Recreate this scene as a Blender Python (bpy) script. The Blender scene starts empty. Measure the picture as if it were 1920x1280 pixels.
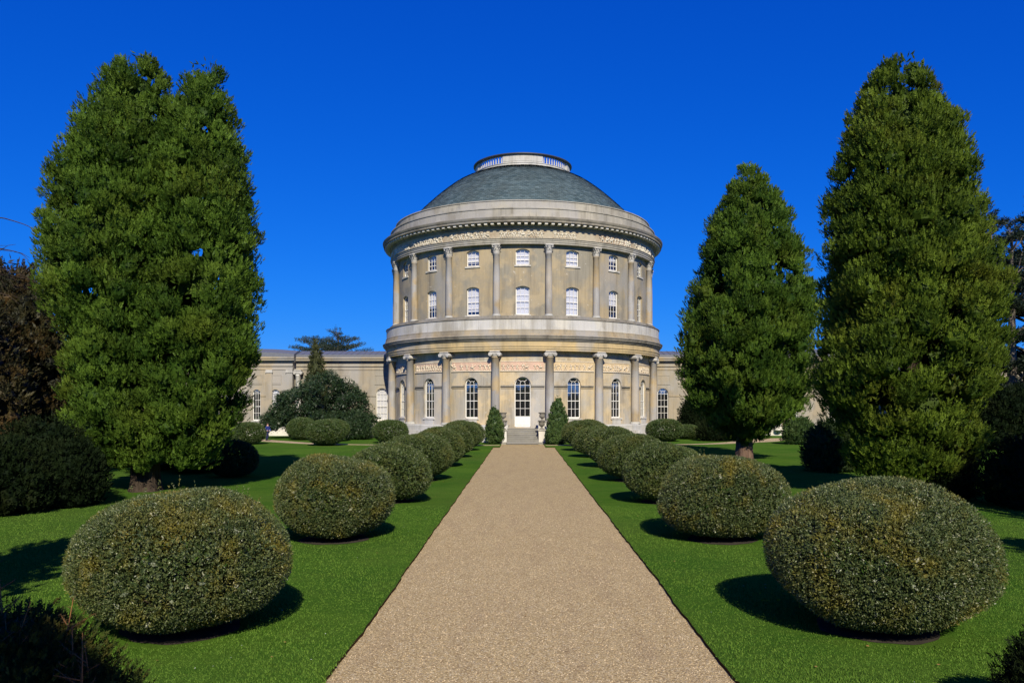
import bpy, math, random
import numpy as np
from mathutils import Vector, noise as mnoise

sc = bpy.context.scene
R = math.radians
C = sc.collection
rnd = random.Random(7)

# ------------------------------------------------------------------ camera, sky, sun, exposure
F = 1493.3                      # focal length in pixels of the 1920 wide photograph (28 mm)
EYE = 3.4                       # eye height above the path
HZ, VX = 761.0, 980.0           # horizon row and vanishing column in the photograph
cd = bpy.data.cameras.new('camera'); cam = bpy.data.objects.new('camera', cd); C.objects.link(cam)
cam.location = (0, 0, EYE); cam.rotation_euler = (R(90), 0, 0)
cd.lens = 28.0; cd.sensor_width = 36.0; cd.sensor_fit = 'HORIZONTAL'
cd.shift_x = -20 / 1920; cd.shift_y = 121 / 1920
cd.clip_start = 0.1; cd.clip_end = 6000
sc.camera = cam

SUN_EL, SUN_AZ = 36.0, 171.0    # azimuth from +Y (the view) towards +X
w = bpy.data.worlds.new('World'); sc.world = w; w.use_nodes = True
nt = w.node_tree; nt.nodes.clear()
wo = nt.nodes.new('ShaderNodeOutputWorld'); bg = nt.nodes.new('ShaderNodeBackground'); sky = nt.nodes.new('ShaderNodeTexSky')
sky.sky_type = 'NISHITA'; sky.sun_disc = False
sky.sun_elevation = R(SUN_EL); sky.sun_rotation = R(SUN_AZ)
sky.altitude = 0; sky.air_density = 1.0; sky.dust_density = 0.0; sky.ozone_density = 10.0
# polarising filter and deep film blue: each channel gets its own gain and gamma, over the whole sky alike
sep = nt.nodes.new('ShaderNodeSeparateColor'); com = nt.nodes.new('ShaderNodeCombineColor')
nt.links.new(sky.outputs[0], sep.inputs[0])
for i, (gain, power) in enumerate(((0.026, 2.2), (0.44, 0.97), (2.15, 0.61))):
    pw = nt.nodes.new('ShaderNodeMath'); pw.operation = 'POWER'; pw.inputs[1].default_value = power
    ml = nt.nodes.new('ShaderNodeMath'); ml.operation = 'MULTIPLY'; ml.inputs[1].default_value = gain
    nt.links.new(sep.outputs[i], pw.inputs[0]); nt.links.new(pw.outputs[0], ml.inputs[0]); nt.links.new(ml.outputs[0], com.inputs[i])
nt.links.new(com.outputs[0], bg.inputs[0]); nt.links.new(bg.outputs[0], wo.inputs[0])
bg.inputs[1].default_value = 0.1
sl = bpy.data.lights.new('sun', 'SUN'); so = bpy.data.objects.new('sun', sl); C.objects.link(so)
sl.energy = 5.0; sl.angle = R(0.5); sl.color = (1.0, 0.9, 0.70)
so.rotation_euler = (R(90 - SUN_EL), 0, R(180 - SUN_AZ)); so.location = (20, -40, 60)
vs = sc.view_settings
vs.view_transform = 'Standard'; vs.look = 'None'; vs.gamma = 1; vs.exposure = 0.22; vs.use_curve_mapping = False

# ------------------------------------------------------------------ helpers: pixels to metres, meshes, objects
def px(x, d): return (x - VX) * d / F
def pz(y, d): return EYE + (HZ - y) * d / F

def tag(o, label=None, cat=None, group=None, kind=None):
    for k, v in (('label', label), ('category', cat), ('group', group), ('kind', kind)):
        if v: o[k] = v
    return o

def empty(name, loc, label=None, cat=None, group=None, rz=0.0):
    o = bpy.data.objects.new(name, None); C.objects.link(o)
    o.location = loc; o.rotation_euler = (0, 0, rz); o.empty_display_size = 0.3
    return tag(o, label, cat, group)

def link(name, me, parent=None, loc=(0, 0, 0), rz=0.0):
    o = bpy.data.objects.new(name, me); C.objects.link(o)
    o.location = loc; o.rotation_euler = (0, 0, rz)
    if parent: o.parent = parent
    return o

def copy_tree(o, parent=None):
    c = o.copy(); C.objects.link(c); c.parent = parent
    for ch in list(o.children): copy_tree(ch, c)
    return c

def np_mesh(name, V, Fc, mats, attrs=None, smooth=False, matidx=None):
    V = np.asarray(V, np.float32).reshape(-1, 3); Fc = np.asarray(Fc, np.int32)
    n, k = Fc.shape
    me = bpy.data.meshes.new(name)
    me.vertices.add(len(V)); me.vertices.foreach_set('co', V.ravel())
    me.loops.add(n * k); me.loops.foreach_set('vertex_index', Fc.ravel())
    me.polygons.add(n); me.polygons.foreach_set('loop_start', np.arange(0, n * k, k, dtype=np.int32))
    if matidx is not None: me.polygons.foreach_set('material_index', np.asarray(matidx, np.int32))
    me.update(calc_edges=True)
    me.polygons.foreach_set('use_smooth', np.full(n, smooth, bool))
    for k2, a in (attrs or {}).items():
        at = me.attributes.new(k2, 'FLOAT', 'FACE'); at.data.foreach_set('value', np.asarray(a, np.float32))
    for m in (mats if isinstance(mats, (list, tuple)) else [mats]): me.materials.append(m)
    return me

class MB:
    """collects polygons for one mesh"""
    def __init__(s): s.v = []; s.f = []; s.m = []; s.t = []
    def poly(s, pts, m=0, t=0.5):
        i = len(s.v); s.v.extend([tuple(p) for p in pts]); s.f.append(list(range(i, i + len(pts)))); s.m.append(m); s.t.append(t)
    def box(s, mp, u0, u1, n0, n1, z0, z1, seg=1, m=0):
        us = [u0 + (u1 - u0) * i / seg for i in range(seg + 1)]
        for a, b in zip(us[:-1], us[1:]):
            s.poly([mp(a, n1, z0), mp(b, n1, z0), mp(b, n1, z1), mp(a, n1, z1)], m)
            s.poly([mp(a, n1, z1), mp(b, n1, z1), mp(b, n0, z1), mp(a, n0, z1)], m)
            s.poly([mp(a, n0, z0), mp(b, n0, z0), mp(b, n1, z0), mp(a, n1, z0)], m)
            s.poly([mp(b, n0, z0), mp(a, n0, z0), mp(a, n0, z1), mp(b, n0, z1)], m)
        s.poly([mp(u0, n0, z0), mp(u0, n1, z0), mp(u0, n1, z1), mp(u0, n0, z1)], m)
        s.poly([mp(u1, n1, z0), mp(u1, n0, z0), mp(u1, n0, z1), mp(u1, n1, z1)], m)
    def grid(s, rows, m=0, close=False):
        i0 = len(s.v); nr = len(rows); nc = len(rows[0])
        for r in rows: s.v.extend([tuple(p) for p in r])
        for a in range(nr - 1):
            for b in range(nc if close else nc - 1):
                c = (b + 1) % nc
                s.f.append([i0 + a * nc + b, i0 + a * nc + c, i0 + (a + 1) * nc + c, i0 + (a + 1) * nc + b]); s.m.append(m); s.t.append(.5)
    def lathe(s, prof, seg=16, c=(0, 0, 0), m=0, cap=True):
        rows = [[(c[0] + r * math.cos(2 * math.pi * k / seg), c[1] + r * math.sin(2 * math.pi * k / seg), c[2] + z) for k in range(seg)] for r, z in prof]
        i0 = len(s.v); s.grid(rows, m, True)
        if cap:
            s.f.append([i0 + (len(prof) - 1) * seg + k for k in range(seg)]); s.m.append(m); s.t.append(.5)
            s.f.append([i0 + k for k in reversed(range(seg))]); s.m.append(m); s.t.append(.5)
    def tube(s, pts, rad, seg=8, m=0, wob=0.0, rg=None):
        rows = []
        prev = None
        for i, p in enumerate(pts):
            p = Vector(p); d = (Vector(pts[min(i + 1, len(pts) - 1)]) - Vector(pts[max(i - 1, 0)])).normalized()
            a = d.cross(Vector((0, 0, 1)) if abs(d.z) < .9 else Vector((1, 0, 0))).normalized()
            if prev is not None and a.dot(prev) < 0: a = -a
            prev = a
            b = d.cross(a)
            rows.append([p + (a * math.cos(t) + b * math.sin(t)) * rad[i] * (1 + (rg.uniform(-wob, wob) if rg else 0)) for t in [2 * math.pi * k / seg for k in range(seg)]])
        s.grid(rows, m, True)
        i0 = len(s.v) - seg
        s.f.append([i0 + k for k in range(seg)]); s.m.append(m); s.t.append(.5)
    def ell(s, c, r, M=None, nu=8, nv=5, m=0):
        rows = []
        for j in range(nv + 1):
            th = math.pi * j / nv
            row = []
            for k in range(nu):
                ph = 2 * math.pi * k / nu
                v = Vector((r[0] * math.sin(th) * math.cos(ph), r[1] * math.sin(th) * math.sin(ph), r[2] * math.cos(th)))
                if M: v = M @ v
                row.append(v + Vector(c))
            rows.append(row)
        s.grid(rows, m, True)
    def mesh(s, name, mats, smooth=False, fix=True, warp=None):
        me = bpy.data.meshes.new(name)
        v = s.v if warp is None else [warp(p) for p in s.v]
        me.from_pydata(v, [], s.f)
        for mm in (mats if isinstance(mats, (list, tuple)) else [mats]): me.materials.append(mm)
        if len(me.polygons) == len(s.m):
            me.polygons.foreach_set('material_index', s.m)
            at = me.attributes.new('tint', 'FLOAT', 'FACE'); at.data.foreach_set('value', s.t)
        me.polygons.foreach_set('use_smooth', [smooth] * len(me.polygons))
        me.update()
        return me
    def build(s, name, mats, parent=None, smooth=False, warp=None, loc=(0, 0, 0)):
        return link(name, s.mesh(name, mats, smooth, warp=warp), parent, loc)

# ------------------------------------------------------------------ materials
class NT:
    def __init__(s, name):
        s.mat = bpy.data.materials.new(name); s.mat.use_nodes = True
        s.nt = s.mat.node_tree; s.nt.nodes.clear()
        s.out = s.n('ShaderNodeOutputMaterial'); s.bsdf = s.n('ShaderNodeBsdfPrincipled')
        s.nt.links.new(s.bsdf.outputs[0], s.out.inputs[0])
    def n(s, t, **kw):
        x = s.nt.nodes.new(t)
        for k, v in kw.items(): setattr(x, k, v)
        return x
    def l(s, a, b): s.nt.links.new(a, b)
    def co(s, scale=(1, 1, 1), random_offset=False):
        tc = s.n('ShaderNodeTexCoord'); mp = s.n('ShaderNodeMapping'); mp.inputs['Scale'].default_value = scale
        s.l(tc.outputs['Object'], mp.inputs['Vector'])
        if random_offset:
            oi = s.n('ShaderNodeObjectInfo'); ml = s.n('ShaderNodeMath', operation='MULTIPLY'); ml.inputs[1].default_value = 200
            s.l(oi.outputs['Random'], ml.inputs[0]); s.l(ml.outputs[0], mp.inputs['Location'])
        return mp.outputs[0]
    def noise(s, vec, scale, detail=4, rough=.55, lo=.35, hi=.65):
        x = s.n('ShaderNodeTexNoise'); x.inputs['Scale'].default_value = scale; x.inputs['Detail'].default_value = detail; x.inputs['Roughness'].default_value = rough
        s.l(vec, x.inputs['Vector'])
        r = s.n('ShaderNodeMapRange'); r.inputs[1].default_value = lo; r.inputs[2].default_value = hi
        s.l(x.outputs[0], r.inputs[0])
        return r.outputs[0]
    def mix(s, fac, a, b, mode='MIX'):
        x = s.n('ShaderNodeMix', data_type='RGBA', blend_type=mode)
        for inp, v in (('Factor', fac), ('A', a), ('B', b)):
            i = x.inputs[inp] if inp == 'Factor' else [q for q in x.inputs if q.name == inp and q.type == 'RGBA'][0]
            if isinstance(v, (int, float)): i.default_value = v
            elif isinstance(v, tuple): i.default_value = (*v, 1)
            else: s.l(v, i)
        return [q for q in x.outputs if q.type == 'RGBA'][0]
    def mul(s, a, b, op='MULTIPLY'):
        x = s.n('ShaderNodeMath', operation=op)
        for i, v in enumerate((a, b)):
            if isinstance(v, (int, float)): x.inputs[i].default_value = v
            else: s.l(v, x.inputs[i])
        return x.outputs[0]
    def attr(s, name='tint'):
        a = s.n('ShaderNodeAttribute'); a.attribute_name = name; return a.outputs['Fac']
    def bump(s, h, strength=.3, dist=.02):
        b = s.n('ShaderNodeBump'); b.inputs['Strength'].default_value = strength; b.inputs['Distance'].default_value = dist
        s.l(h, b.inputs['Height']); s.l(b.outputs[0], s.bsdf.inputs['Normal'])
    def col(s, c):
        if isinstance(c, tuple): s.bsdf.inputs['Base Color'].default_value = (*c, 1)
        else: s.l(c, s.bsdf.inputs['Base Color'])
    def set(s, rough=.8, spec=.3, metal=0.0):
        s.bsdf.inputs['Roughness'].default_value = rough; s.bsdf.inputs['Specular IOR Level'].default_value = spec; s.bsdf.inputs['Metallic'].default_value = metal

def stucco(name, ochre, grey, dark, balance=(.4, .62), streak=.5, ro=False, spots=True):
    m = NT(name); v = m.co(random_offset=ro); vs_ = m.co((1.3, 1.3, .16), ro)
    c = m.mix(m.noise(v, .33, 5, .6, *balance), ochre, grey)
    c = m.mix(m.mul(m.noise(v, .9, 6, .65, .5, .72), .55), c, grey)
    c = m.mix(m.mul(m.noise(vs_, 1.1, 5, .62, .46, .7), streak), c, dark)
    c = m.mix(m.mul(m.noise(m.co((3.4, 3.4, .09), ro), 1.7, 4, .6, .55, .72), streak * .9), c, tuple(x * .8 for x in dark))
    c = m.mix(m.mul(m.noise(v, .62, 3, .45, .54, .6), .45), c, tuple(min(1, x * 1.18) for x in ochre))
    c = m.mix(m.mul(m.noise(m.co((1, 1, .55), ro), .27, 3, .5, .54, .6), .55), c, tuple(min(1, sum(grey) / 3 * q) for q in (1.2, 1.2, 1.21)))
    c = m.mix(m.mul(m.noise(m.co((1, 1, .6), ro), .41, 5, .6, .56, .68), .6), c, tuple(x * 1.35 for x in dark))
    c = m.mix(m.mul(m.noise(m.co((2.2, 2.2, .1), ro), 2.2, 3, .6, .62, .8), .35), c, tuple(min(1, x * 1.5) for x in grey))
    if spots: c = m.mix(m.mul(m.noise(v, 3.2, 2, .5, .7, .74), .6), c, (.55, .52, .45))
    c = m.mix(m.mul(m.noise(v, 14, 4, .7, .3, .7), .22), c, dark)
    m.col(c); m.set(.9, .15); m.bump(m.noise(v, 9, 6, .7, .2, .8), .25, .03)
    return m.mat

OCH, GRY, DRK = (.56, .45, .28), (.41, .39, .345), (.19, .165, .125)
M = {}
M['stucco'] = stucco('ochre_stucco', OCH, GRY, DRK, (.4, .58))
M['upper_stucco'] = stucco('brown_grey_stucco', (.405, .33, .21), (.29, .27, .22), (.15, .135, .11), (.42, .56))
M['column'] = stucco('column_stucco', (.42, .325, .19), (.365, .36, .355), (.17, .155, .135), (.44, .53), .6, True, False)
M['entab'] = stucco('entablature_stone', (.39, .31, .19), (.33, .305, .25), (.12, .105, .085), (.38, .6), .4, False, False)
M['pale'] = stucco('pale_lime_stone', (.56, .54, .48), (.50, .50, .49), (.22, .2, .165), (.4, .6), .6, False, False)
M['weathered'] = stucco('dark_weathered_stone', (.30, .275, .225), (.235, .22, .19), (.08, .072, .06), (.4, .6), .6, False, False)
M['plinth'] = stucco('plinth_stone', (.50, .49, .45), (.44, .45, .45), (.26, .25, .22), (.4, .6), .4, False, False)
M['grey_stone'] = stucco('grey_stone', (.42, .395, .33), (.33, .32, .285), (.17, .155, .125), (.4, .6), .6, False, False)
M['yellow_stone'] = stucco('yellow_stone', (.54, .41, .21), (.42, .345, .22), (.2, .17, .11), (.38, .6), .4, False, False)
M['wing'] = stucco('wing_stucco', (.36, .30, .21), (.33, .31, .265), (.17, .15, .12), (.35, .6), .35)
M['capital'] = stucco('capital_stone', (.56, .54, .5), (.46, .455, .435), (.16, .15, .13), (.4, .6), .3, True, False)
M['urn'] = stucco('urn_stone', (.24, .22, .18), (.2, .19, .165), (.08, .075, .06), (.4, .6), .3, True, False)
M['white_stone'] = stucco('white_stone', (.66, .63, .56), (.6, .58, .52), (.33, .31, .27), (.4, .6), .35, True, False)
M['step'] = stucco('step_stone', (.28, .27, .24), (.24, .235, .215), (.12, .115, .1), (.4, .6), .2, True, False)

def plain(name, c, rough=.6, spec=.3, var=.12, metal=0.0):
    m = NT(name); v = m.co()
    m.col(m.mix(m.mul(m.noise(v, 6, 4, .6, .3, .7), var), c, tuple(x * .45 for x in c))); m.set(rough, spec, metal)
    return m.mat
M['white'] = plain('white_paint', (.78, .77, .73), .45, .4, .08)
M['blind'] = plain('white_blind', (.62, .63, .68), .8, .1, .06)
M['lead'] = plain('lead_sheet', (.16, .17, .2), .5, .5, .5, .1)
M['darklead'] = plain('dark_lead_rim', (.05, .055, .065), .45, .4, .3)
M['soil'] = plain('dark_soil', (.06, .052, .045), 1.0, .0, .7)
M['edge_soil'] = plain('edge_soil', (.075, .045, .025), 1.0, .0, .6)
M['room'] = plain('dark_room', (.02, .02, .022), .9, .1, .1)

def glass(name, base, refl, clear):
    m = NT(name)
    g = m.n('ShaderNodeBsdfGlossy'); g.inputs['Roughness'].default_value = .02; g.inputs['Color'].default_value = (.9, .92, .95, 1)
    if clear: b = m.n('ShaderNodeBsdfTransparent')
    else: b = m.n('ShaderNodeBsdfDiffuse'); b.inputs[0].default_value = (*base, 1)
    x = m.n('ShaderNodeMixShader'); x.inputs[0].default_value = refl
    m.l(b.outputs[0], x.inputs[1]); m.l(g.outputs[0], x.inputs[2]); m.l(x.outputs[0], m.out.inputs[0])
    nz = m.n('ShaderNodeBump'); nz.inputs['Strength'].default_value = .05; nz.inputs['Distance'].default_value = .02
    m.l(m.noise(m.co(), 1.6, 2, .5, .2, .8), nz.inputs['Height']); m.l(nz.outputs[0], g.inputs['Normal'])
    return m.mat
M['glass'] = glass('dark_window_glass', (.02, .02, .022), .36, False)
M['clear'] = glass('clear_window_glass', (0, 0, 0), .16, True)

def relief_mat(name, c, stain):
    m = NT(name); v = m.co()
    k = m.mix(m.noise(v, 1.3, 5, .65, .45, .68), c, stain)
    k = m.mix(m.mul(m.noise(v, 7, 4, .7, .4, .75), .4), k, tuple(x * .55 for x in c))
    m.col(k); m.set(.85, .15); m.bump(m.noise(v, 12, 5, .7, .2, .8), .3, .03)
    return m.mat
M['relief'] = relief_mat('cream_relief', (.66, .58, .46), (.5, .42, .32))
M['relief_white'] = relief_mat('white_relief', (.68, .64, .55), (.42, .37, .29))
M['pink'] = relief_mat('pink_ground', (.60, .42, .33), (.50, .38, .29))
M['cream_ground'] = relief_mat('cream_ground', (.62, .49, .30), (.52, .4, .27))
M['drab_ground'] = relief_mat('drab_ground', (.36, .27, .19), (.28, .22, .17))
M['drab_pink'] = relief_mat('drab_pink_ground', (.52, .39, .31), (.42, .33, .25))
M['frieze_ground'] = relief_mat('frieze_ground', (.44, .39, .3), (.34, .26, .18))

m = NT('blue_grey_slate'); v = m.co()
c = m.mix(m.attr(), (.05, .085, .095), (.13, .185, .195))
c = m.mix(m.mul(m.noise(v, .5, 5, .6, .4, .7), .5), c, (.07, .085, .075))
m.col(c); m.set(.6, .35); m.bump(m.noise(v, 20, 3, .6, .2, .8), .2, .02); M['slate'] = m.mat

def bark(name, a, b):
    m = NT(name); v = m.co((5, 5, .7)); 
    k = m.mix(m.noise(v, 2.2, 6, .65, .35, .65), a, b)
    m.col(k); m.set(.95, .1); m.bump(m.noise(v, 2.6, 6, .7, .2, .8), .9, .08)
    return m.mat
M['bark_red'] = bark('red_brown_bark', (.085, .05, .034), (.21, .14, .105))
M['bark_dark'] = bark('dark_bark', (.035, .026, .02), (.085, .065, .05))
M['bark_grey'] = bark('grey_bark', (.1, .09, .075), (.2, .17, .14))

def foliage(name, lo, hi, patch, pscale=.8, plo=.55, phi=.72, pamt=.6, rough=.5, spec=.35, trans=.22, fleck=0):
    m = NT(name); v = m.co(random_offset=True)
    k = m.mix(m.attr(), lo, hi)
    k = m.mix(m.mul(m.noise(v, pscale, 4, .6, plo, phi), pamt), k, patch)
    if fleck: k = m.mix(m.mul(m.noise(v, 26, 2, .5, .62, .66), fleck), k, (.30, .29, .10))
    m.col(k); m.set(rough, spec)
    t = m.n('ShaderNodeBsdfTranslucent'); m.l(k, t.inputs[0])
    x = m.n('ShaderNodeMixShader'); x.inputs[0].default_value = trans
    m.l(m.bsdf.outputs[0], x.inputs[1]); m.l(t.outputs[0], x.inputs[2]); m.l(x.outputs[0], m.out.inputs[0])
    return m.mat
M['box_leaf'] = foliage('clipped_leaf', (.022, .045, .014), (.15, .185, .062), (.24, .185, .018), 1.7, .5, .68, .62, .42, .42, .15, .6)
M['box_leaf_far'] = foliage('clipped_leaf_green', (.028, .054, .014), (.12, .16, .045), (.18, .16, .024), 1.1, .52, .72, .4, .45, .36, .15, .5)
M['thuja'] = foliage('thuja_green', (.026, .062, .008), (.13, .225, .028), (.145, .18, .02), .5, .48, .72, .5, .55, .12, .28)
M['thuja_gold'] = foliage('thuja_olive', (.03, .06, .007), (.145, .215, .023), (.20, .165, .018), .45, .52, .76, .5, .55, .12, .28)
M['yew'] = foliage('yew_shaded', (.005, .011, .004), (.015, .027, .008), (.03, .034, .01), .8, .5, .75, .5, .7, .06, .1)  # darker than yew's own tone: deep shade is put into the colour
M['yew_brown'] = foliage('yew_brown', (.015, .018, .008), (.05, .045, .016), (.13, .07, .02), .9, .46, .7, .7, .6, .25, .1)
M['yew_fore'] = foliage('yew_foreground', (.014, .028, .007), (.06, .085, .018), (.12, .065, .014), 1.4, .48, .7, .7, .7, .06, .15)
M['hedge'] = foliage('hedge_green', (.018, .038, .011), (.06, .09, .026), (.075, .075, .022), .8, .5, .75, .5, .6, .15, .12)
M['yew_green'] = foliage('yew_green', (.03, .068, .018), (.10, .16, .045), (.06, .085, .02), 1.2, .5, .75, .5, .5, .3, .15)
M['topiary'] = foliage('topiary_green', (.03, .06, .014), (.095, .14, .034), (.11, .11, .025), 1.2, .5, .75, .5, .45, .4, .15)
M['oak'] = foliage('holm_oak', (.014, .034, .014), (.047, .082, .030), (.055, .08, .032), .6, .5, .75, .5, .45, .35, .15)
M['cedar'] = foliage('cedar_blue', (.012, .028, .02), (.05, .075, .055), (.05, .06, .035), .5, .5, .75, .5, .55, .25, .1)
M['cedar_dark'] = foliage('cedar_dark', (.009, .02, .013), (.034, .052, .03), (.03, .045, .025), .5, .5, .75, .5, .55, .25, .1)
M['brown_fir'] = foliage('brown_fir', (.034, .042, .016), (.085, .095, .032), (.06, .075, .025), .8, .5, .75, .6, .6, .2, .1)
M['shoot'] = plain('orange_shoot', (.26, .12, .04), .7, .2, .4)

# lawn
m = NT('mown_lawn'); v = m.co()
k = m.mix(m.noise(v, .22, 5, .6, .38, .62), (.056, .132, .017), (.092, .178, .023))
k = m.mix(m.mul(m.noise(v, 1.1, 5, .65, .48, .75), .6), k, (.092, .15, .024))
k = m.mix(m.mul(m.noise(v, .13, 4, .55, .45, .65), .6), k, (.098, .15, .03))
k = m.mix(m.mul(m.noise(m.co((.5, 3.0, 1)), .8, 3, .6, .5, .75), .35), k, (.016, .085, .008))
k = m.mix(m.mul(m.noise(v, 26, 3, .7, .35, .7), .45), k, (.015, .07, .006))
k = m.mix(m.mul(m.noise(v, 5.5, 4, .7, .56, .8), .35), k, (.14, .165, .045))
m.col(k); m.set(1.0, 0.0); m.bump(m.noise(v, 60, 3, .8, .2, .8), .7, .03); M['lawn'] = m.mat
m = NT('grass_blade'); k = m.mix(m.attr(), (.055, .125, .014), (.122, .205, .028)); m.col(k); m.set(.8, .1)
M['blade'] = m.mat

# gravel
def gravel(name, scale, tones):
    m = NT(name); v = m.co()
    vo = m.n('ShaderNodeTexVoronoi'); vo.inputs['Scale'].default_value = scale; m.l(v, vo.inputs['Vector'])
    sep = m.n('ShaderNodeSeparateColor'); m.l(vo.outputs['Color'], sep.inputs[0])
    rp = m.n('ShaderNodeValToRGB'); m.l(sep.outputs[0], rp.inputs[0])
    e = rp.color_ramp.elements; e[0].position = 0; e[0].color = (*tones[0], 1); e[1].position = 1; e[1].color = (*tones[-1], 1)
    for i, t in enumerate(tones[1:-1]):
        q = e.new((i + 1) / (len(tones) - 1)); q.color = (*t, 1)
    k = m.mix(m.mul(m.noise(v, .5, 5, .6, .4, .7), .4), rp.outputs[0], (.50, .385, .205))
    k = m.mix(m.mul(m.noise(m.co((1.6, .22, 1)), 1.3, 4, .6, .5, .75), .4), k, (.36, .27, .17))
    k = m.mix(m.mul(m.noise(v, 2.5, 5, .7, .52, .8), .35), k, (.28, .2, .12))
    edge = m.n('ShaderNodeMapRange'); edge.inputs[1].default_value = .25; edge.inputs[2].default_value = .75; m.l(vo.outputs['Distance'], edge.inputs[0])
    k = m.mix(m.mul(edge.outputs[0], .6), k, (.15, .10, .055))
    m.col(k); m.set(.95, .04)
    inv = m.mul(1.0, vo.outputs['Distance'], 'SUBTRACT'); m.bump(inv, 1.0, .012)
    return m.mat
M['gravel'] = gravel('gravel', 44, [(.24, .175, .085), (.54, .42, .21), (.64, .51, .27), (.46, .36, .19), (.74, .61, .37), (.57, .435, .205), (.37, .275, .13), (.80, .70, .47)])
M['fine_gravel'] = gravel('fine_gravel', 30, [(.50, .39, .24), (.60, .48, .3), (.66, .54, .36)])

# ------------------------------------------------------------------ ground
PATH_HALF, PATH_END, STEP_FRONT, PATH_C = 2.54, 66.0, 71.4, 0.11
def wob(y, s): return 0.045 * mnoise.noise((s * 7.3, y * .55, 0)) + 0.03 * mnoise.noise((s * 3.1, y * 2.7, 4)) + .015 * mnoise.noise((s * 5.1, y * 7.7, 9))
lawn = MB()
ys = [-40 + i * 2.0 for i in range(20)] + [i * .2 for i in range(int(PATH_END / .2) + 1)]
for s in (-1, 1):
    edge = [PATH_C + s * (PATH_HALF + wob(y, s)) for y in ys]
    edge += [s * 1.9, s * 1.9]; yy = ys + [ys[-1] + .02, STEP_FRONT + .6]
    for i in range(len(yy) - 1):
        y0, y1 = yy[i], yy[i + 1]
        a = [(edge[i], y0, 0), (edge[i + 1], y1, 0), (s * 9, y1, 0), (s * 9, y0, 0)]
        b = [(s * 9, y0, 0), (s * 9, y1, 0), (s * 2500, y1, 0), (s * 2500, y0, 0)]
        e = [(edge[i], y0, -.12), (edge[i + 1], y1, -.12), (edge[i + 1], y1, 0), (edge[i], y0, 0)]
        for q, mi in ((a, 0), (b, 0), (e, 1)): lawn.poly(q if s > 0 else q[::-1], mi)
lawn.poly([(-2500, STEP_FRONT + .6, 0), (2500, STEP_FRONT + .6, 0), (2500, 4000, 0), (-2500, 4000, 0)])
lawn.poly([(-2500, -2500, 0), (2500, -2500, 0), (2500, -40, 0), (-2500, -40, 0)])
tag(lawn.build('lawn', [M['lawn'], M['edge_soil']]), kind='structure')
p = MB(); p.poly([(-2.9, -40, -.05), (2.9, -40, -.05), (2.9, PATH_END + .3, -.05), (-2.9, PATH_END + .3, -.05)])
p.poly([(-2.1, PATH_END + .3, -.05), (2.1, PATH_END + .3, -.05), (2.1, STEP_FRONT + 1.2, -.05), (-2.1, STEP_FRONT + 1.2, -.05)])
tag(p.build('gravel_path', M['gravel']), kind='structure')

def ribbon(name, pts, widths, z=.004, mat='fine_gravel'):
    b = MB(); L = []
    for i, (x, y) in enumerate(pts):
        a = Vector((*pts[max(i - 1, 0)], 0)); c2 = Vector((*pts[min(i + 1, len(pts) - 1)], 0)); d = (c2 - a).normalized(); n = Vector((-d.y, d.x, 0))
        wd = widths[i] / 2
        L.append([(x - n.x * wd, y - n.y * wd, z), (x + n.x * wd, y + n.y * wd, z)])
    b.grid(L[::-1]); return tag(b.build(name, M[mat]), kind='structure')
def smooth(pts, n=6):
    out = []
    for i in range(len(pts) - 1):
        a, b, c2, d = pts[max(i - 1, 0)], pts[i], pts[i + 1], pts[min(i + 2, len(pts) - 1)]
        for k in range(n):
            t = k / n
            out.append(tuple(.5 * (2 * b[j] + (c2[j] - a[j]) * t + (2 * a[j] - 5 * b[j] + 4 * c2[j] - d[j]) * t * t + (3 * b[j] - a[j] - 3 * c2[j] + d[j]) * t ** 3) for j in range(len(b))))
    return out + [pts[-1]]
q = smooth([(-44, 88, 3), (-30, 82.5, 2.6), (-24.5, 77.5, 2.2), (-19, 72.2, 1.5), (-14, 70.2, 1.2), (-8, 69.3, 1.1), (-2, 69.2, 1.1)])
ribbon('garden_path', [(a, b) for a, b, c in q], [c for a, b, c in q])
q = smooth([(2, 69.2, 1.1), (8, 69.6, 1.1), (14, 70.6, 1.2), (18, 72.5, 1.6), (22.5, 77, 3.2), (27, 82, 4.2), (40, 86, 4)])
ribbon('garden_path', [(a, b) for a, b, c in q], [c for a, b, c in q])

# ------------------------------------------------------------------ building kit
DC = 91.0
def cyl(Rw, pc):   # local frame of a thing at (0, DC, 0); pc = azimuth of the bay centre, u in metres along the wall, n outwards
    return lambda u, n, z: ((Rw + n) * math.sin(pc + u / Rw), -(Rw + n) * math.cos(pc + u / Rw), z)
def flat(x0, y0): return lambda u, n, z: (x0 + u, y0 - n, z)

def outline(op, N=12):
    """points (u,z) along jamb - head - jamb of an opening dict(hw, zb, zt, kind)"""
    hw, zb, zt = op['hw'], op['zb'], op['zt']
    if op['kind'] == 'arch':
        zs = zt - hw
        return [(-hw, zb)] + [(-hw * math.cos(math.pi * i / N), zs + hw * math.sin(math.pi * i / N)) for i in range(N + 1)] + [(hw, zb)]
    rise = op.get('rise', .16)
    return [(-hw, zb)] + [(hw * (-1 + 2 * i / N), zt - rise * (-1 + 2 * i / N) ** 2) for i in range(N + 1)] + [(hw, zb)]
def head(op, u):
    hw = op['hw']; u = max(-hw, min(hw, u))
    if op['kind'] == 'arch': return op['zt'] - hw + math.sqrt(max(0, hw * hw - u * u))
    return op['zt'] - op.get('rise', .16) * (u / hw) ** 2

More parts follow.
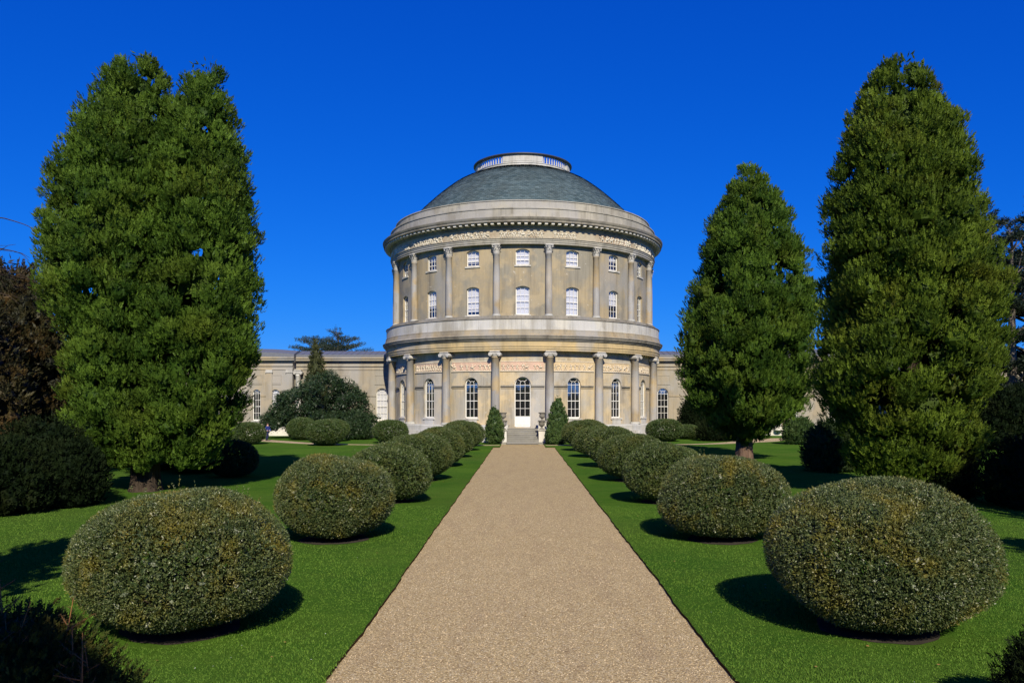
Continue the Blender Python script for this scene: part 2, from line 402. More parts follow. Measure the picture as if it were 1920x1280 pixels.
def wall_bay(mb, mp, u0, u1, z0, z1, ops, depth=.34, m=0, back=False):
    ops = sorted(ops, key=lambda o: o['zb'])
    us = {u0, u1}
    for o in ops:
        us |= {-o['hw'], o['hw']}
        us |= {-o['hw'] * math.cos(math.pi * i / 12) for i in range(13)} if o['kind'] == 'arch' else {o['hw'] * (-1 + 2 * i / 12) for i in range(13)}
    span = u1 - u0
    us |= {u0 + span * i / 10 for i in range(11)}
    us = sorted(us); cl = [us[0]]
    for x in us[1:]:
        if x - cl[-1] > 1e-4: cl.append(x)
    cl[-1] = u1
    for a, b in zip(cl[:-1], cl[1:]):
        mid = (a + b) / 2; lo = [z0, z0]
        segs = []
        for o in ops:
            if abs(mid) < o['hw']:
                segs.append((lo, [o['zb'], o['zb']])); lo = [head(o, a), head(o, b)]
        segs.append((lo, [z1, z1]))
        for l, h in segs:
            if h[0] - l[0] < 1e-5 and h[1] - l[1] < 1e-5: continue
            mb.poly([mp(a, 0, l[0]), mp(b, 0, l[1]), mp(b, 0, h[1]), mp(a, 0, h[0])], m)
    for o in ops:
        L = outline(o); L = L + [L[0]]
        for (ua, za), (ub, zb) in zip(L[:-1], L[1:]):
            mb.poly([mp(ua, 0, za), mp(ua, -depth, za), mp(ub, -depth, zb), mp(ub, 0, zb)], m)

def window(mp, op, rows, parent, cols=3, glassmat='glass', blind=None, sill=True, recess=.16, bar=.021, fw=.075, door=False, meet=None, sillmat='pale', label=None):
    hw, zb, zt = op['hw'], op['zb'], op['zt']
    fr = MB(); n0, n1 = -recess - .07, -recess
    # outer frame follows the outline
    O = outline(op); I = []
    cz = zt - hw if op['kind'] == 'arch' else None
    for (u, z) in O:
        if cz is not None and z >= cz - 1e-6:
            k = (hw - fw) / hw; I.append((u * k, cz + (z - cz) * k))
        else:
            I.append((math.copysign(hw - fw, u) if abs(abs(u) - hw) < 1e-6 else u * (hw - fw) / hw, (zb + fw if abs(z - zb) < 1e-6 else z - fw)))
    for i in range(len(O) - 1):
        a, b, c2, d = O[i], O[i + 1], I[i + 1], I[i]
        fr.poly([mp(a[0], n1, a[1]), mp(d[0], n1, d[1]), mp(c2[0], n1, c2[1]), mp(b[0], n1, b[1])])
        fr.poly([mp(d[0], n1, d[1]), mp(d[0], n0, d[1]), mp(c2[0], n0, c2[1]), mp(c2[0], n1, c2[1])])
    zb_glass = zb + fw * 1.6
    if door:
        zb_glass = zb + door
    fr.box(mp, -hw + fw * .99, hw - fw * .99, n0, n1 - .004, zb, zb_glass)
    if door:
        for (ua, ub) in ((-hw + .2, -.06), (.06, hw - .2)):
            fr.box(mp, ua, ub, n1 - .004, n1 + .015, zb + .15, zb_glass - .15)
    top = (zt - hw) if op['kind'] == 'arch' else zt - fw - op.get('rise', .16)
    nb = n1 - .025
    iw = hw - fw
    hs = [zb_glass + (top - zb_glass) * i / rows for i in range(1, rows + (1 if op['kind'] == 'arch' else 0))]
    if meet is None: meet = rows // 2
    for i, z in enumerate(hs):
        t = bar * (1.5 if i + 1 == meet else .8)
        fr.box(mp, -iw, iw, n0, nb + (.02 if i + 1 == meet else 0), z - t, z + t)
    vz = top if op['kind'] == 'arch' else zt - fw * .8
    for i in range(1, cols):
        u = -iw + 2 * iw * i / cols
        fr.box(mp, u - bar * .7, u + bar * .7, n0 + .002, nb - .002, zb_glass, vz if op['kind'] == 'arch' else min(vz, head(op, u) - fw * .8))
    if op['kind'] == 'arch':
        r0 = iw / 3.0
        def arc(r, seg=10, w_=bar * .8, za=top + iw * .22):
            P = [(-r, top)] + [(-r * math.cos(math.pi * i / seg), za + r * math.sin(math.pi * i / seg)) for i in range(seg + 1)] + [(r, top)]
            for i in range(len(P) - 1):
                (ua, z1), (ub, z2) = P[i], P[i + 1]
                L_ = math.hypot(ub - ua, z2 - z1) or 1; nx, nz = -(z2 - z1) / L_ * w_, (ub - ua) / L_ * w_
                fr.poly([mp(ua - nx, nb, z1 - nz), mp(ub - nx, nb, z2 - nz), mp(ub + nx, nb, z2 + nz), mp(ua + nx, nb, z1 + nz)])
        arc(r0)
        for a in (50, 130):
            ca, sa = math.cos(R(a)), math.sin(R(a)); za = top + iw * .22
            P1 = (r0 * ca, za + r0 * sa); P2 = (iw * ca * .97, top + iw * sa * .97)
            L_ = math.hypot(P2[0] - P1[0], P2[1] - P1[1]); nx, nz = -(P2[1] - P1[1]) / L_ * bar * .8, (P2[0] - P1[0]) / L_ * bar * .8
            fr.poly([mp(P1[0] - nx, nb, P1[1] - nz), mp(P1[0] + nx, nb, P1[1] + nz), mp(P2[0] + nx, nb, P2[1] + nz), mp(P2[0] - nx, nb, P2[1] - nz)])
    wn = fr.build('door' if door else 'window', M['white'], parent)
    if label: wn['label'] = label
    gl = MB(); L = outline(op); ng = n0 + .012
    pts = [(u, z) for u, z in L]
    H = len(pts) // 2
    for i in range(H):
        a, b, c2, d = pts[i], pts[len(pts) - 1 - i], pts[len(pts) - 2 - i], pts[i + 1]
        if abs(d[0] - c2[0]) < 1e-6: gl.poly([mp(a[0], ng, a[1]), mp(b[0], ng, b[1]), mp(d[0], ng, d[1])])
        else: gl.poly([mp(a[0], ng, a[1]), mp(b[0], ng, b[1]), mp(c2[0], ng, c2[1]), mp(d[0], ng, d[1])])
    gl.build('pane', M[glassmat], wn)
    if blind:
        bl = MB(); nn = ng - .1
        z0 = zb + (zt - zb) * (1 - blind)
        bl.box(mp, -hw * .99, hw * .99, nn - .02, nn, z0, zt - .02, 2)
        bl.build('blind', M['blind'], wn)
    bk = MB(); bk.box(mp, -hw - .1, hw + .1, -1.6, -1.5, zb - .1, zt + .1, 2)
    bk.build('room_back', M['room'], wn)
    if sill:
        s = MB(); s.box(mp, -hw - .12, hw + .12, -.2, .1, zb - .15, zb - .001, 2)
        s.build('sill', M[sillmat], wn)
    return wn

def ring(name, prof, mat, parent, a0=-180, a1=180, step=2.0, smooth=False):
    b = MB(); n = int(round((a1 - a0) / step)); full = a1 - a0 >= 359.9
    rows = []
    for r, z in prof:
        rows.append([(r * math.sin(R(a0 + (a1 - a0) * i / n)), -r * math.cos(R(a0 + (a1 - a0) * i / n)), z) for i in range(n if full else n + 1)])
    # split rows so that profile edges stay crisp
    for a, c2 in zip(rows[:-1], rows[1:]): b.grid([a, c2], 0, full)
    return b.build(name, M[mat], parent, smooth)

# ------------------------------------------------------------------ the rotunda
rot = empty('rotunda', (0, DC, 0), 'domed round house of ochre stucco with two tiers of columns beyond the path', 'rotunda')
# lower storey
RL = 14.6
lw = MB()
door_op = dict(hw=.78, zb=1.40, zt=6.2, kind='arch'); low_op = dict(hw=.69, zb=2.22, zt=6.15, kind='arch')
for k in range(-9, 9):
    pc = R(20 * k)
    ops = [door_op if k == 0 else low_op] if abs(k) <= 4 else []
    hb = RL * R(10)
    wall_bay(lw, cyl(RL, pc), -hb, hb, 0.0, 8.9, ops)
lw.build('lower_wall', M['stucco'], rot)
for k in range(-4, 5):
    mp = cyl(RL, R(20 * k))
    if k == 0:
        window(mp, door_op, 4, rot, door=1.02, sill=False, meet=2)
    else:
        window(mp, low_op, 4, rot, meet=2)
        s = MB(); s.box(mp, -.6, .6, -.05, .05, 1.60, 2.07, 2); s.build('apron', M['plinth'], rot)
    s = MB()   # impost string on each side of the opening
    hw = .78 if k == 0 else .69
    for (a, b) in ((-2.1, -hw - .01), (hw + .01, 2.1)):
        s = MB(); s.box(mp, a, b, -.02, .15, 5.27, 5.40, 4); s.build('string_course', M['weathered'], rot)
        s = MB(); s.box(mp, a, b, -.02, .045, 5.08, 5.277, 4); s.build('impost_band', M['entab'], rot)
    s = MB()   # archivolt
    ho = .78 if k == 0 else .69
    zc = (6.2 if k == 0 else 6.15) - ho
    for i in range(16):
        a0, a1 = math.pi * i / 16, math.pi * (i + 1) / 16
        P = [(r * -math.cos(t), zc + r * math.sin(t)) for r, t in ((ho + .005, a0), (ho + .16, a0), (ho + .16, a1), (ho + .005, a1))]
        s.poly([mp(u, .03, z) for u, z in P]); s.poly([mp(P[1][0], .03, P[1][1]), mp(P[1][0], -.02, P[1][1]), mp(P[2][0], -.02, P[2][1]), mp(P[2][0], .03, P[2][1])])
    s.build('archivolt', M['stucco'], rot)

def figure(mb, mp, u, z0, h, g, horse=False):
    fl = .5
    def E(uc, zc, ru, rz, ang=0, dn=.10):
        nu, nv = 7, 4
        ca, sa = math.cos(ang), math.sin(ang)
        rows = []
        for j in range(nv + 1):
            th = math.pi * j / nv; row = []
            for i in range(nu):
                ph = 2 * math.pi * i / nu
                x, y, z = ru * math.sin(th) * math.cos(ph), dn * math.sin(th) * math.sin(ph), rz * math.cos(th)
                row.append(mp(u + uc + x * ca - z * sa, .02 + y, z0 + zc + x * sa + z * ca))
            rows.append(row)
        mb.grid(rows, 0, True)
    if horse:
        d = g.choice((-1, 1))
        E(0, .5 * h, .42 * h, .19 * h, g.uniform(-.25, .25), .13)
        E(d * .42 * h, .75 * h, .12 * h, .26 * h, -d * .6, .1); E(d * .6 * h, .86 * h, .17 * h, .09 * h, -d * .5, .09)
        for o in (-.34, -.2, .22, .36): E(o * h, .2 * h, .05 * h, .24 * h, g.uniform(-.5, .5), .07)
        E(-.02 * h, .86 * h, .11 * h, .22 * h, g.uniform(-.3, .3), .1); E(0, 1.08 * h, .07 * h, .085 * h, 0, .09)
        return
    ln = g.uniform(-.35, .35)
    E(0, .56 * h, .13 * h, .24 * h, ln, .12)
    E(-math.sin(ln) * .4 * h, .88 * h, .075 * h, .095 * h, 0, .1)
    for sgn in (-1, 1):
        E(sgn * .12 * h, .2 * h, .065 * h, .24 * h, g.uniform(.0, .7) * sgn, .09)
        a = g.uniform(.4, 1.9) * sgn
        E(sgn * .2 * h, (.68 + .06 * g.uniform(-1, 1)) * h, .045 * h, .2 * h, a, .08)
    if g.random() < .6: E(g.uniform(-.3, .3) * h, .4 * h, .1 * h, .3 * h, g.uniform(-.9, .9), .06)   # drapery

def relief(name, mp, u0, u1, z0, z1, mats, g, dens=1.0, gaps=()):
    b = MB(); b.box(mp, u0, u1, -.02, .012, z0, z1, 8)
    pn = b.build(name, M[mats[0]], rot)
    f = MB(); u = u0 + .25
    h = (z1 - z0) * .86
    while u < u1 - .25:
        hs = g.random() < .22
        figure(f, mp, u, z0 + .02, h * g.uniform(.82, 1.0) * (.85 if hs else 1), g, hs)
        u += (h * .95 if hs else h * g.uniform(.42, .75)) / dens
    f.build('relief_figures', M[mats[1]], pn, True)['kind'] = 'stuff'
    return pn

g = random.Random(3)
grounds = {-4: 'drab_ground', -3: 'drab_pink', -2: 'drab_pink', -1: 'pink', 0: 'pink', 1: 'cream_ground', 2: 'cream_ground', 3: 'cream_ground', 4: 'drab_ground'}
for k in range(-4, 5):
    mp = cyl(RL, R(20 * k)); hb = RL * R(10) - .45
    relief('relief_panel', mp, -hb, hb, 6.86, 7.66, (grounds[k], 'relief'), g, .8 if abs(k) < 2 else 1.15)
    s = MB(); s.box(mp, -hb - .06, hb + .06, -.02, .1, 6.74, 6.857, 6); s.build('panel_sill', M['relief'], rot); s = MB(); s.box(mp, -hb - .02, hb + .02, -.02, .05, 7.663, 7.74, 6); s.build('panel_moulding', M['relief'], rot)

# plinth (gap for the steps) and the low stone steps round it
ring('plinth', [(15.55, 0), (15.55, 1.48), (15.48, 1.59), (14.3, 1.59)], 'plinth', rot, 5.0, 355.0, 2.0)
ring('plinth_step', [(16.5, 0), (16.5, .45), (16.0, .45), (16.0, .98), (15.5, .98)], 'pale', rot, 5.0, 355.0, 2.0)
# entablature of the lower order
ring('architrave', [(14.5, 8.66), (15.34, 8.66), (15.34, 8.84), (15.39, 8.842), (15.39, 9.03), (15.45, 9.08), (15.45, 9.13), (15.36, 9.15)], 'yellow_stone', rot)
ring('frieze', [(15.36, 9.15), (15.36, 9.56)], 'yellow_stone', rot)
ring('cornice', [(15.36, 9.56), (15.46, 9.6), (15.47, 9.68), (15.56, 9.72), (15.57, 9.8), (15.68, 9.84), (15.68, 9.97), (15.74, 10.0), (15.76, 10.1), (15.7, 10.13)], 'weathered', rot)
ring('cornice_top', [(15.7, 10.13), (15.5, 10.24), (15.47, 10.45), (15.42, 10.5), (15.42, 10.69), (15.33, 10.7)], 'entab', rot)
ring('parapet_band', [(15.33, 10.7), (15.33, 11.66)], 'pale', rot)
ring('band_ledge', [(15.33, 11.66), (15.4, 11.68), (15.4, 11.74), (15.0, 11.86), (14.98, 12.04), (14.0, 12.06)], 'weathered', rot)
# upper storey
RU = 14.25
uw = MB()
u1op = dict(hw=.675, zb=12.2, zt=14.97, kind='seg', rise=.2); u2op = dict(hw=.675, zb=16.98, zt=18.55, kind='seg', rise=.2)
for k in range(-9, 9):
    hb = RU * R(10)
    wall_bay(uw, cyl(RU, R(20 * k)), -hb, hb, 12.0, 19.1, [u1op, u2op] if abs(k) <= 4 else [])
uw.build('upper_wall', M['upper_stucco'], rot)
for k in range(-4, 5):
    mp = cyl(RU, R(20 * k))
    bl = {-4: .5, -3: None, -2: .62, -1: .86, 0: 1, 1: 1, 2: .5, 3: None, 4: .5}[k]
    window(mp, u1op, 4, rot, glassmat='clear', blind=bl, sillmat='pale', meet=2, recess=.2)
    window(mp, u2op, 3 if k else 3, rot, glassmat='clear', blind={0: .9, -1: .8, 1: .9}.get(k, .35), meet=1, recess=.2)

# columns
def shaft_mesh(r0, r1, z0, z1, seg=20):
    b = MB(); b.lathe([(r0, z0), (r0 * 1.0, z0 + (z1 - z0) * .3), (r0 * .97, z0 + (z1 - z0) * .6), (r1, z1 - .14), (r1 * 1.1, z1 - .12), (r1 * 1.1, z1 - .06), (r1, z1 - .04), (r1, z1)], seg, cap=False)
    return b
def base_mesh(r, z0, z1):
    h = z1 - z0; b = MB()
    b.lathe([(r * 1.38, z0), (r * 1.38, z0 + .3 * h), (r * 1.22, z0 + .42 * h), (r * 1.16, z0 + .6 * h), (r * 1.26, z0 + .75 * h), (r * 1.2, z0 + .9 * h), (r * 1.0, z1)], 20)
    return b
def ionic_mesh(r, z0, z1):
    b = MB(); h = z1 - z0; loc = lambda u, n, z: (u, -n, z)
    b.lathe([(r, z0), (r * 1.16, z0 + .2 * h), (r * 1.18, z0 + .4 * h), (r * 1.0, z0 + .5 * h)], 16)
    b.box(loc, -r * 1.4, r * 1.4, -r * 1.25, r * 1.25, z0 + .42 * h, z0 + .74 * h)
    b.box(loc, -r * 1.34, r * 1.34, -r * 1.25, r * 1.25, z0 + .84 * h, z1)
    for s in (-1, 1):
        cx, cz, rv = s * r * 1.22, z0 + .38 * h, .36 * h
        for n0, n1, rr in ((-r * 1.2, r * 1.28, rv), (r * 1.26, r * 1.36, rv * .45)):
            rows = [[(cx + rr * math.cos(t), -n, cz + rr * math.sin(t)) for t in [2 * math.pi * i / 14 for i in range(14)]] for n in (n0, n1)]
            b.grid(rows, 0, True); b.poly(rows[1])
        # spiral fillet
        P = []
        for i in range(19):
            t = i / 18; a = math.pi / 2 + s * -t * math.pi * 2.4; q_ = rv * (1.0 - .62 * t)
            P.append((cx + q_ * math.cos(a), -r * 1.29, cz + q_ * math.sin(a)))
        b.tube(P, [.026] * len(P), 5)
    return b
def corinth_mesh(r, z0, z1):
    b = MB(); h = z1 - z0
    b.lathe([(r * 1.08, z0), (r * 1.08, z0 + .05 * h), (r * .95, z0 + .07 * h), (r * 1.0, z0 + .5 * h), (r * 1.25, z0 + .84 * h)], 16)
    for tier, (za, zb_, nn, ro, off) in enumerate(((.05, .42, 8, 1.02, 0), (.30, .68, 8, 1.08, .5))):
        for k in range(nn):
            a = 2 * math.pi * (k + off) / nn; ca, sa = math.cos(a), math.sin(a)
            P = []
            for t, out, wd in ((0, 1.0, .30), (.5, 1.1, .34), (.85, 1.3, .28), (1.0, 1.5, .16), (.9, 1.58, .08)):
                rr = r * ro * out; z = z0 + h * (za + (zb_ - za) * t); wv = r * wd
                P.append([(rr * ca - sa * wv, rr * sa + ca * wv, z), (rr * 1.06 * ca, rr * 1.06 * sa, z), (rr * ca + sa * wv, rr * sa - ca * wv, z)])
            b.grid(P)
    for k in range(4):
        a = math.pi / 4 + k * math.pi / 2; ca, sa = math.cos(a), math.sin(a)
        P = []
        for i in range(10):
            t = i / 9; an = -math.pi * .6 + t * math.pi * 1.7; q_ = .16 * r * (1.3 - .8 * t) * 1.4
            P.append((ca * (r * 1.42 + q_ * math.cos(an)), sa * (r * 1.42 + q_ * math.cos(an)), z0 + h * .74 + q_ * math.sin(an)))
        b.tube(P, [.05 * (1.2 - .5 * i / 9) for i in range(10)], 5)
    # concave abacus
    N = 24; rows = []
    for z in (z0 + .86 * h, z1):
        row = []
        for i in range(N):
            a = 2 * math.pi * i / N; c4 = abs(math.cos(2 * a))
            row.append((r * (1.9 - .48 * c4) * math.cos(a), r * (1.9 - .48 * c4) * math.sin(a), z))
        rows.append(row)
    b.grid(rows, 0, True); b.poly(rows[1]); b.poly(rows[0][::-1])
    return b
def column_set(Rc, r0, r1, zb, zs, zc, zt, cap_builder, name):
    sm = shaft_mesh(r0, r1, zs, zc).mesh('shaft', M['column'], True)
    bm_ = base_mesh(r0, zb, zs).mesh('base', M['plinth'], True)
    cm = cap_builder(r1, zc, zt).mesh('capital', M['capital'])
    first = None
    for k in range(-5, 5):
        a = R(20 * k + 10); loc = (Rc * math.sin(a), -Rc * math.cos(a), 0)
        if first is None:
            first = link(name, sm, rot); link('base', bm_, first); link('capital', cm, first); o = first
        else: o = copy_tree(first, rot)
        o.location = loc; o.rotation_euler = (0, 0, a)
column_set(15.0, .405, .355, 1.59, 1.8, 8.14, 8.66, ionic_mesh, 'column')
column_set(14.5, .335, .29, 12.045, 12.25, 18.13, 18.94, corinth_mesh, 'column')

# upper entablature
ring('architrave', [(14.1, 18.94), (14.74, 18.94), (14.74, 19.1), (14.79, 19.102), (14.79, 19.27), (14.83, 19.272), (14.83, 19.4), (14.9, 19.43), (14.9, 19.47), (14.76, 19.48)], 'grey_stone', rot)
ring('frieze', [(14.76, 19.48), (14.76, 20.4)], 'frieze_ground', rot)
for k in range(-4, 5):
    mp = cyl(14.76, R(20 * k)); hb = 14.76 * R(10)
    relief('relief_panel', mp, -hb + .3, hb - (.3 if k != 1 else 2.2), 19.5, 20.36, ('frieze_ground' if k != 2 else 'drab_ground', 'relief_white'), g, 1.25)
ring('cornice', [(14.76, 20.4), (14.86, 20.44), (14.88, 20.6), (15.0, 20.64), (15.0, 20.84), (15.62, 20.86), (15.62, 21.05), (15.68, 21.08), (15.73, 21.2), (15.75, 21.3)], 'weathered', rot)
ring('cornice_top', [(15.75, 21.3), (15.7, 21.34), (14.85, 21.5)], 'weathered', rot)
mo = MB(); loc = lambda u, n, z: (u, -n, z); mo.box(loc, -.15, .15, 15.0, 15.5, 20.66, 20.835)
mm = mo.mesh('modillion', M['white_stone'])
for k in range(-42, 43):
    link('modillion', mm, rot, rz=R(2.4 * k + 1.2))
ring('lower_blocking_course', [(14.83, 21.4), (14.83, 22.27), (14.9, 22.29), (14.9, 22.39), (14.25, 22.42)], 'grey_stone', rot)
ring('upper_blocking_course', [(14.27, 22.41), (14.27, 23.17), (14.34, 23.19), (14.34, 23.27), (13.0, 23.32)], 'grey_stone', rot)
# dome of slates
prof = smooth([(13.25, 22.95), (12.5, 23.95), (11.0, 25.5), (9.1, 27.2), (7.36, 28.45), (5.35, 29.35)], 8)
L = [0]
for a, b in zip(prof[:-1], prof[1:]): L.append(L[-1] + math.dist(a, b))
def at(s):
    for i in range(len(L) - 1):
        if L[i + 1] >= s:
            t = (s - L[i]) / (L[i + 1] - L[i]); return tuple(prof[i][j] + t * (prof[i + 1][j] - prof[i][j]) for j in (0, 1))
    return prof[-1]
ring('dome', [(r - .04, z - .04) for r, z in prof], 'slate', rot)
sl_ = MB(); NC = 40; g2 = random.Random(11)
for c_ in range(NC):
    s0 = L[-1] * c_ / NC; s1 = min(L[-1], L[-1] * (c_ + 1.25) / NC)
    (r0, z0), (r1, z1) = at(s0), at(s1)
    dn = Vector((r1 - r0, z1 - z0)).normalized(); nr, nz = dn.y, -dn.x
    nsl = max(40, int(2 * math.pi * r0 / .42)); ct = g2.uniform(-.12, .12)
    for k in range(nsl):
        a0 = 2 * math.pi * (k + .5 * (c_ % 2)) / nsl; a1 = a0 + 2 * math.pi / nsl * .965
        lift = .045 + g2.uniform(-.012, .014)
        P = [((r0 + nr * lift) * math.sin(a0), -(r0 + nr * lift) * math.cos(a0), z0 + nz * -0 + lift * abs(nz)), ((r0 + nr * lift) * math.sin(a1), -(r0 + nr * lift) * math.cos(a1), z0 + lift * abs(nz)),
             ((r1 + nr * .012) * math.sin(a1), -(r1 + nr * .012) * math.cos(a1), z1), ((r1 + nr * .012) * math.sin(a0), -(r1 + nr * .012) * math.cos(a0), z1)]
        sl_.poly(P, 0, min(1, max(0, .5 + ct + g2.gauss(0, .2))) if g2.random() > .003 else 4.0)
o = sl_.build('slates', M['slate'], rot); o['kind'] = 'stuff'
# lantern ring
ring('lantern_base', [(5.42, 29.1), (5.42, 29.52), (5.47, 29.54), (5.47, 29.6), (5.0, 29.62)], 'pale', rot, step=4)
ring('lantern_rim', [(5.05, 30.42), (5.46, 30.42), (5.5, 30.46), (5.6, 30.5), (5.6, 30.58), (5.5, 30.62), (5.05, 30.62), (5.05, 30.42)], 'darklead', rot, step=4)
for a in (0, 90, 180, 270):
    b = MB(); mp = cyl(5.36, R(a)); hw = 5.36 * R(24); b.box(mp, -hw, hw, -.25, 0, 29.6, 30.43, 10)
    b.box(mp, -hw + .12, hw - .12, -.01, .03, 29.74, 30.3, 10); b.build('lantern_panel', M['pale'], rot)
bl = MB(); bl.lathe([(.07, 29.6), (.09, 29.66), (.05, 29.7), (.085, 29.88), (.05, 30.1), (.045, 30.3), (.08, 30.36), (.08, 30.43)], 8)
bm_ = bl.mesh('baluster', M['pale'], True)
for q0 in (0, 90, 180, 270):
    for i in range(11):
        a = R(q0 + 24 + 42 * (i + .5) / 11); link('baluster', bm_, rot, (5.25 * math.sin(a), -5.25 * math.cos(a), 0))

# ------------------------------------------------------------------ steps, piers, urns
st = empty('stone_steps', (0, STEP_FRONT, 0), 'flight of grey stone steps up to the white garden door', 'steps')
NS = 8; loc = lambda u, n, z: (u, -n, z)
for i in range(NS):
    b = MB(); b.box(loc, -1.42, 1.42, -(i + 1) * .3 if i < NS - 1 else -4.2, -i * .3, 1.3 * i / NS, 1.3 * (i + 1) / NS)
    b.box(loc, -1.44, 1.44, -(i + 1) * .3 + .004 if i < NS - 1 else -4.19, -i * .3 + .025, 1.3 * (i + 1) / NS - .035, 1.3 * (i + 1) / NS + .004)
    b.build('step', M['step'], st)
def pier(x, y, w_, h, label):
    t = empty('stone_pier', (x, y, 0), label, 'pier', 'stone piers beside the steps')
    b = MB(); hw = w_ / 2
    b.box(loc, -hw, hw, -hw, hw, .16, h - .14); b.build('shaft', M['white_stone'], t)
    b = MB(); b.box(loc, -hw - .05, hw + .05, -hw - .05, hw + .05, -.06, .158); b.build('base', M['step'], t)
    b = MB(); b.box(loc, -hw - .09, hw + .09, -hw - .09, hw + .09, h - .08, h); b.box(loc, -hw - .04, hw + .04, -hw - .04, hw + .04, h - .138, h - .082); b.build('cap', M['pale'], t)
    return h
def urn(x, y, z, s, label, group='stone urns on the step piers'):
    t = empty('stone_urn', (x, y, z), label, 'urn', group)
    b = MB(); b.lathe([(.2 * s, 0), (.2 * s, .07 * s), (.1 * s, .12 * s), (.07 * s, .2 * s), (.12 * s, .25 * s)], 14); b.box(loc, -.22 * s, .22 * s, -.22 * s, .22 * s, -.002, .05 * s); b.build('foot', M['urn'], t, True)
    b = MB(); b.lathe([(.1 * s, .25 * s), (.22 * s, .32 * s), (.28 * s, .42 * s), (.27 * s, .52 * s), (.24 * s, .62 * s), (.26 * s, .7 * s)], 16); b.build('bowl', M['urn'], t, True)
    b = MB(); b.lathe([(.26 * s, .7 * s), (.34 * s, .74 * s), (.36 * s, .8 * s), (.3 * s, .82 * s), (.24 * s, .76 * s)], 16); b.build('rim', M['urn'], t, True)
for s, side in ((-1, 'left'), (1, 'right')):
    pier(s * 1.72, 71.9, .56, 1.3, f'white stone pier at the foot of the steps, on their {side} side')
    urn(s * 1.72, 71.9, 1.3, 1.0, f'lower stone urn on the front {side} pier at the foot of the steps')
    pier(s * 1.82, 74.3, .72, 2.0, f'taller stone pier behind the front one, {side} of the garden door')
    urn(s * 1.82, 74.3, 2.0, 1.0, f'upper stone urn beside the garden door, on the tall {side} pier')

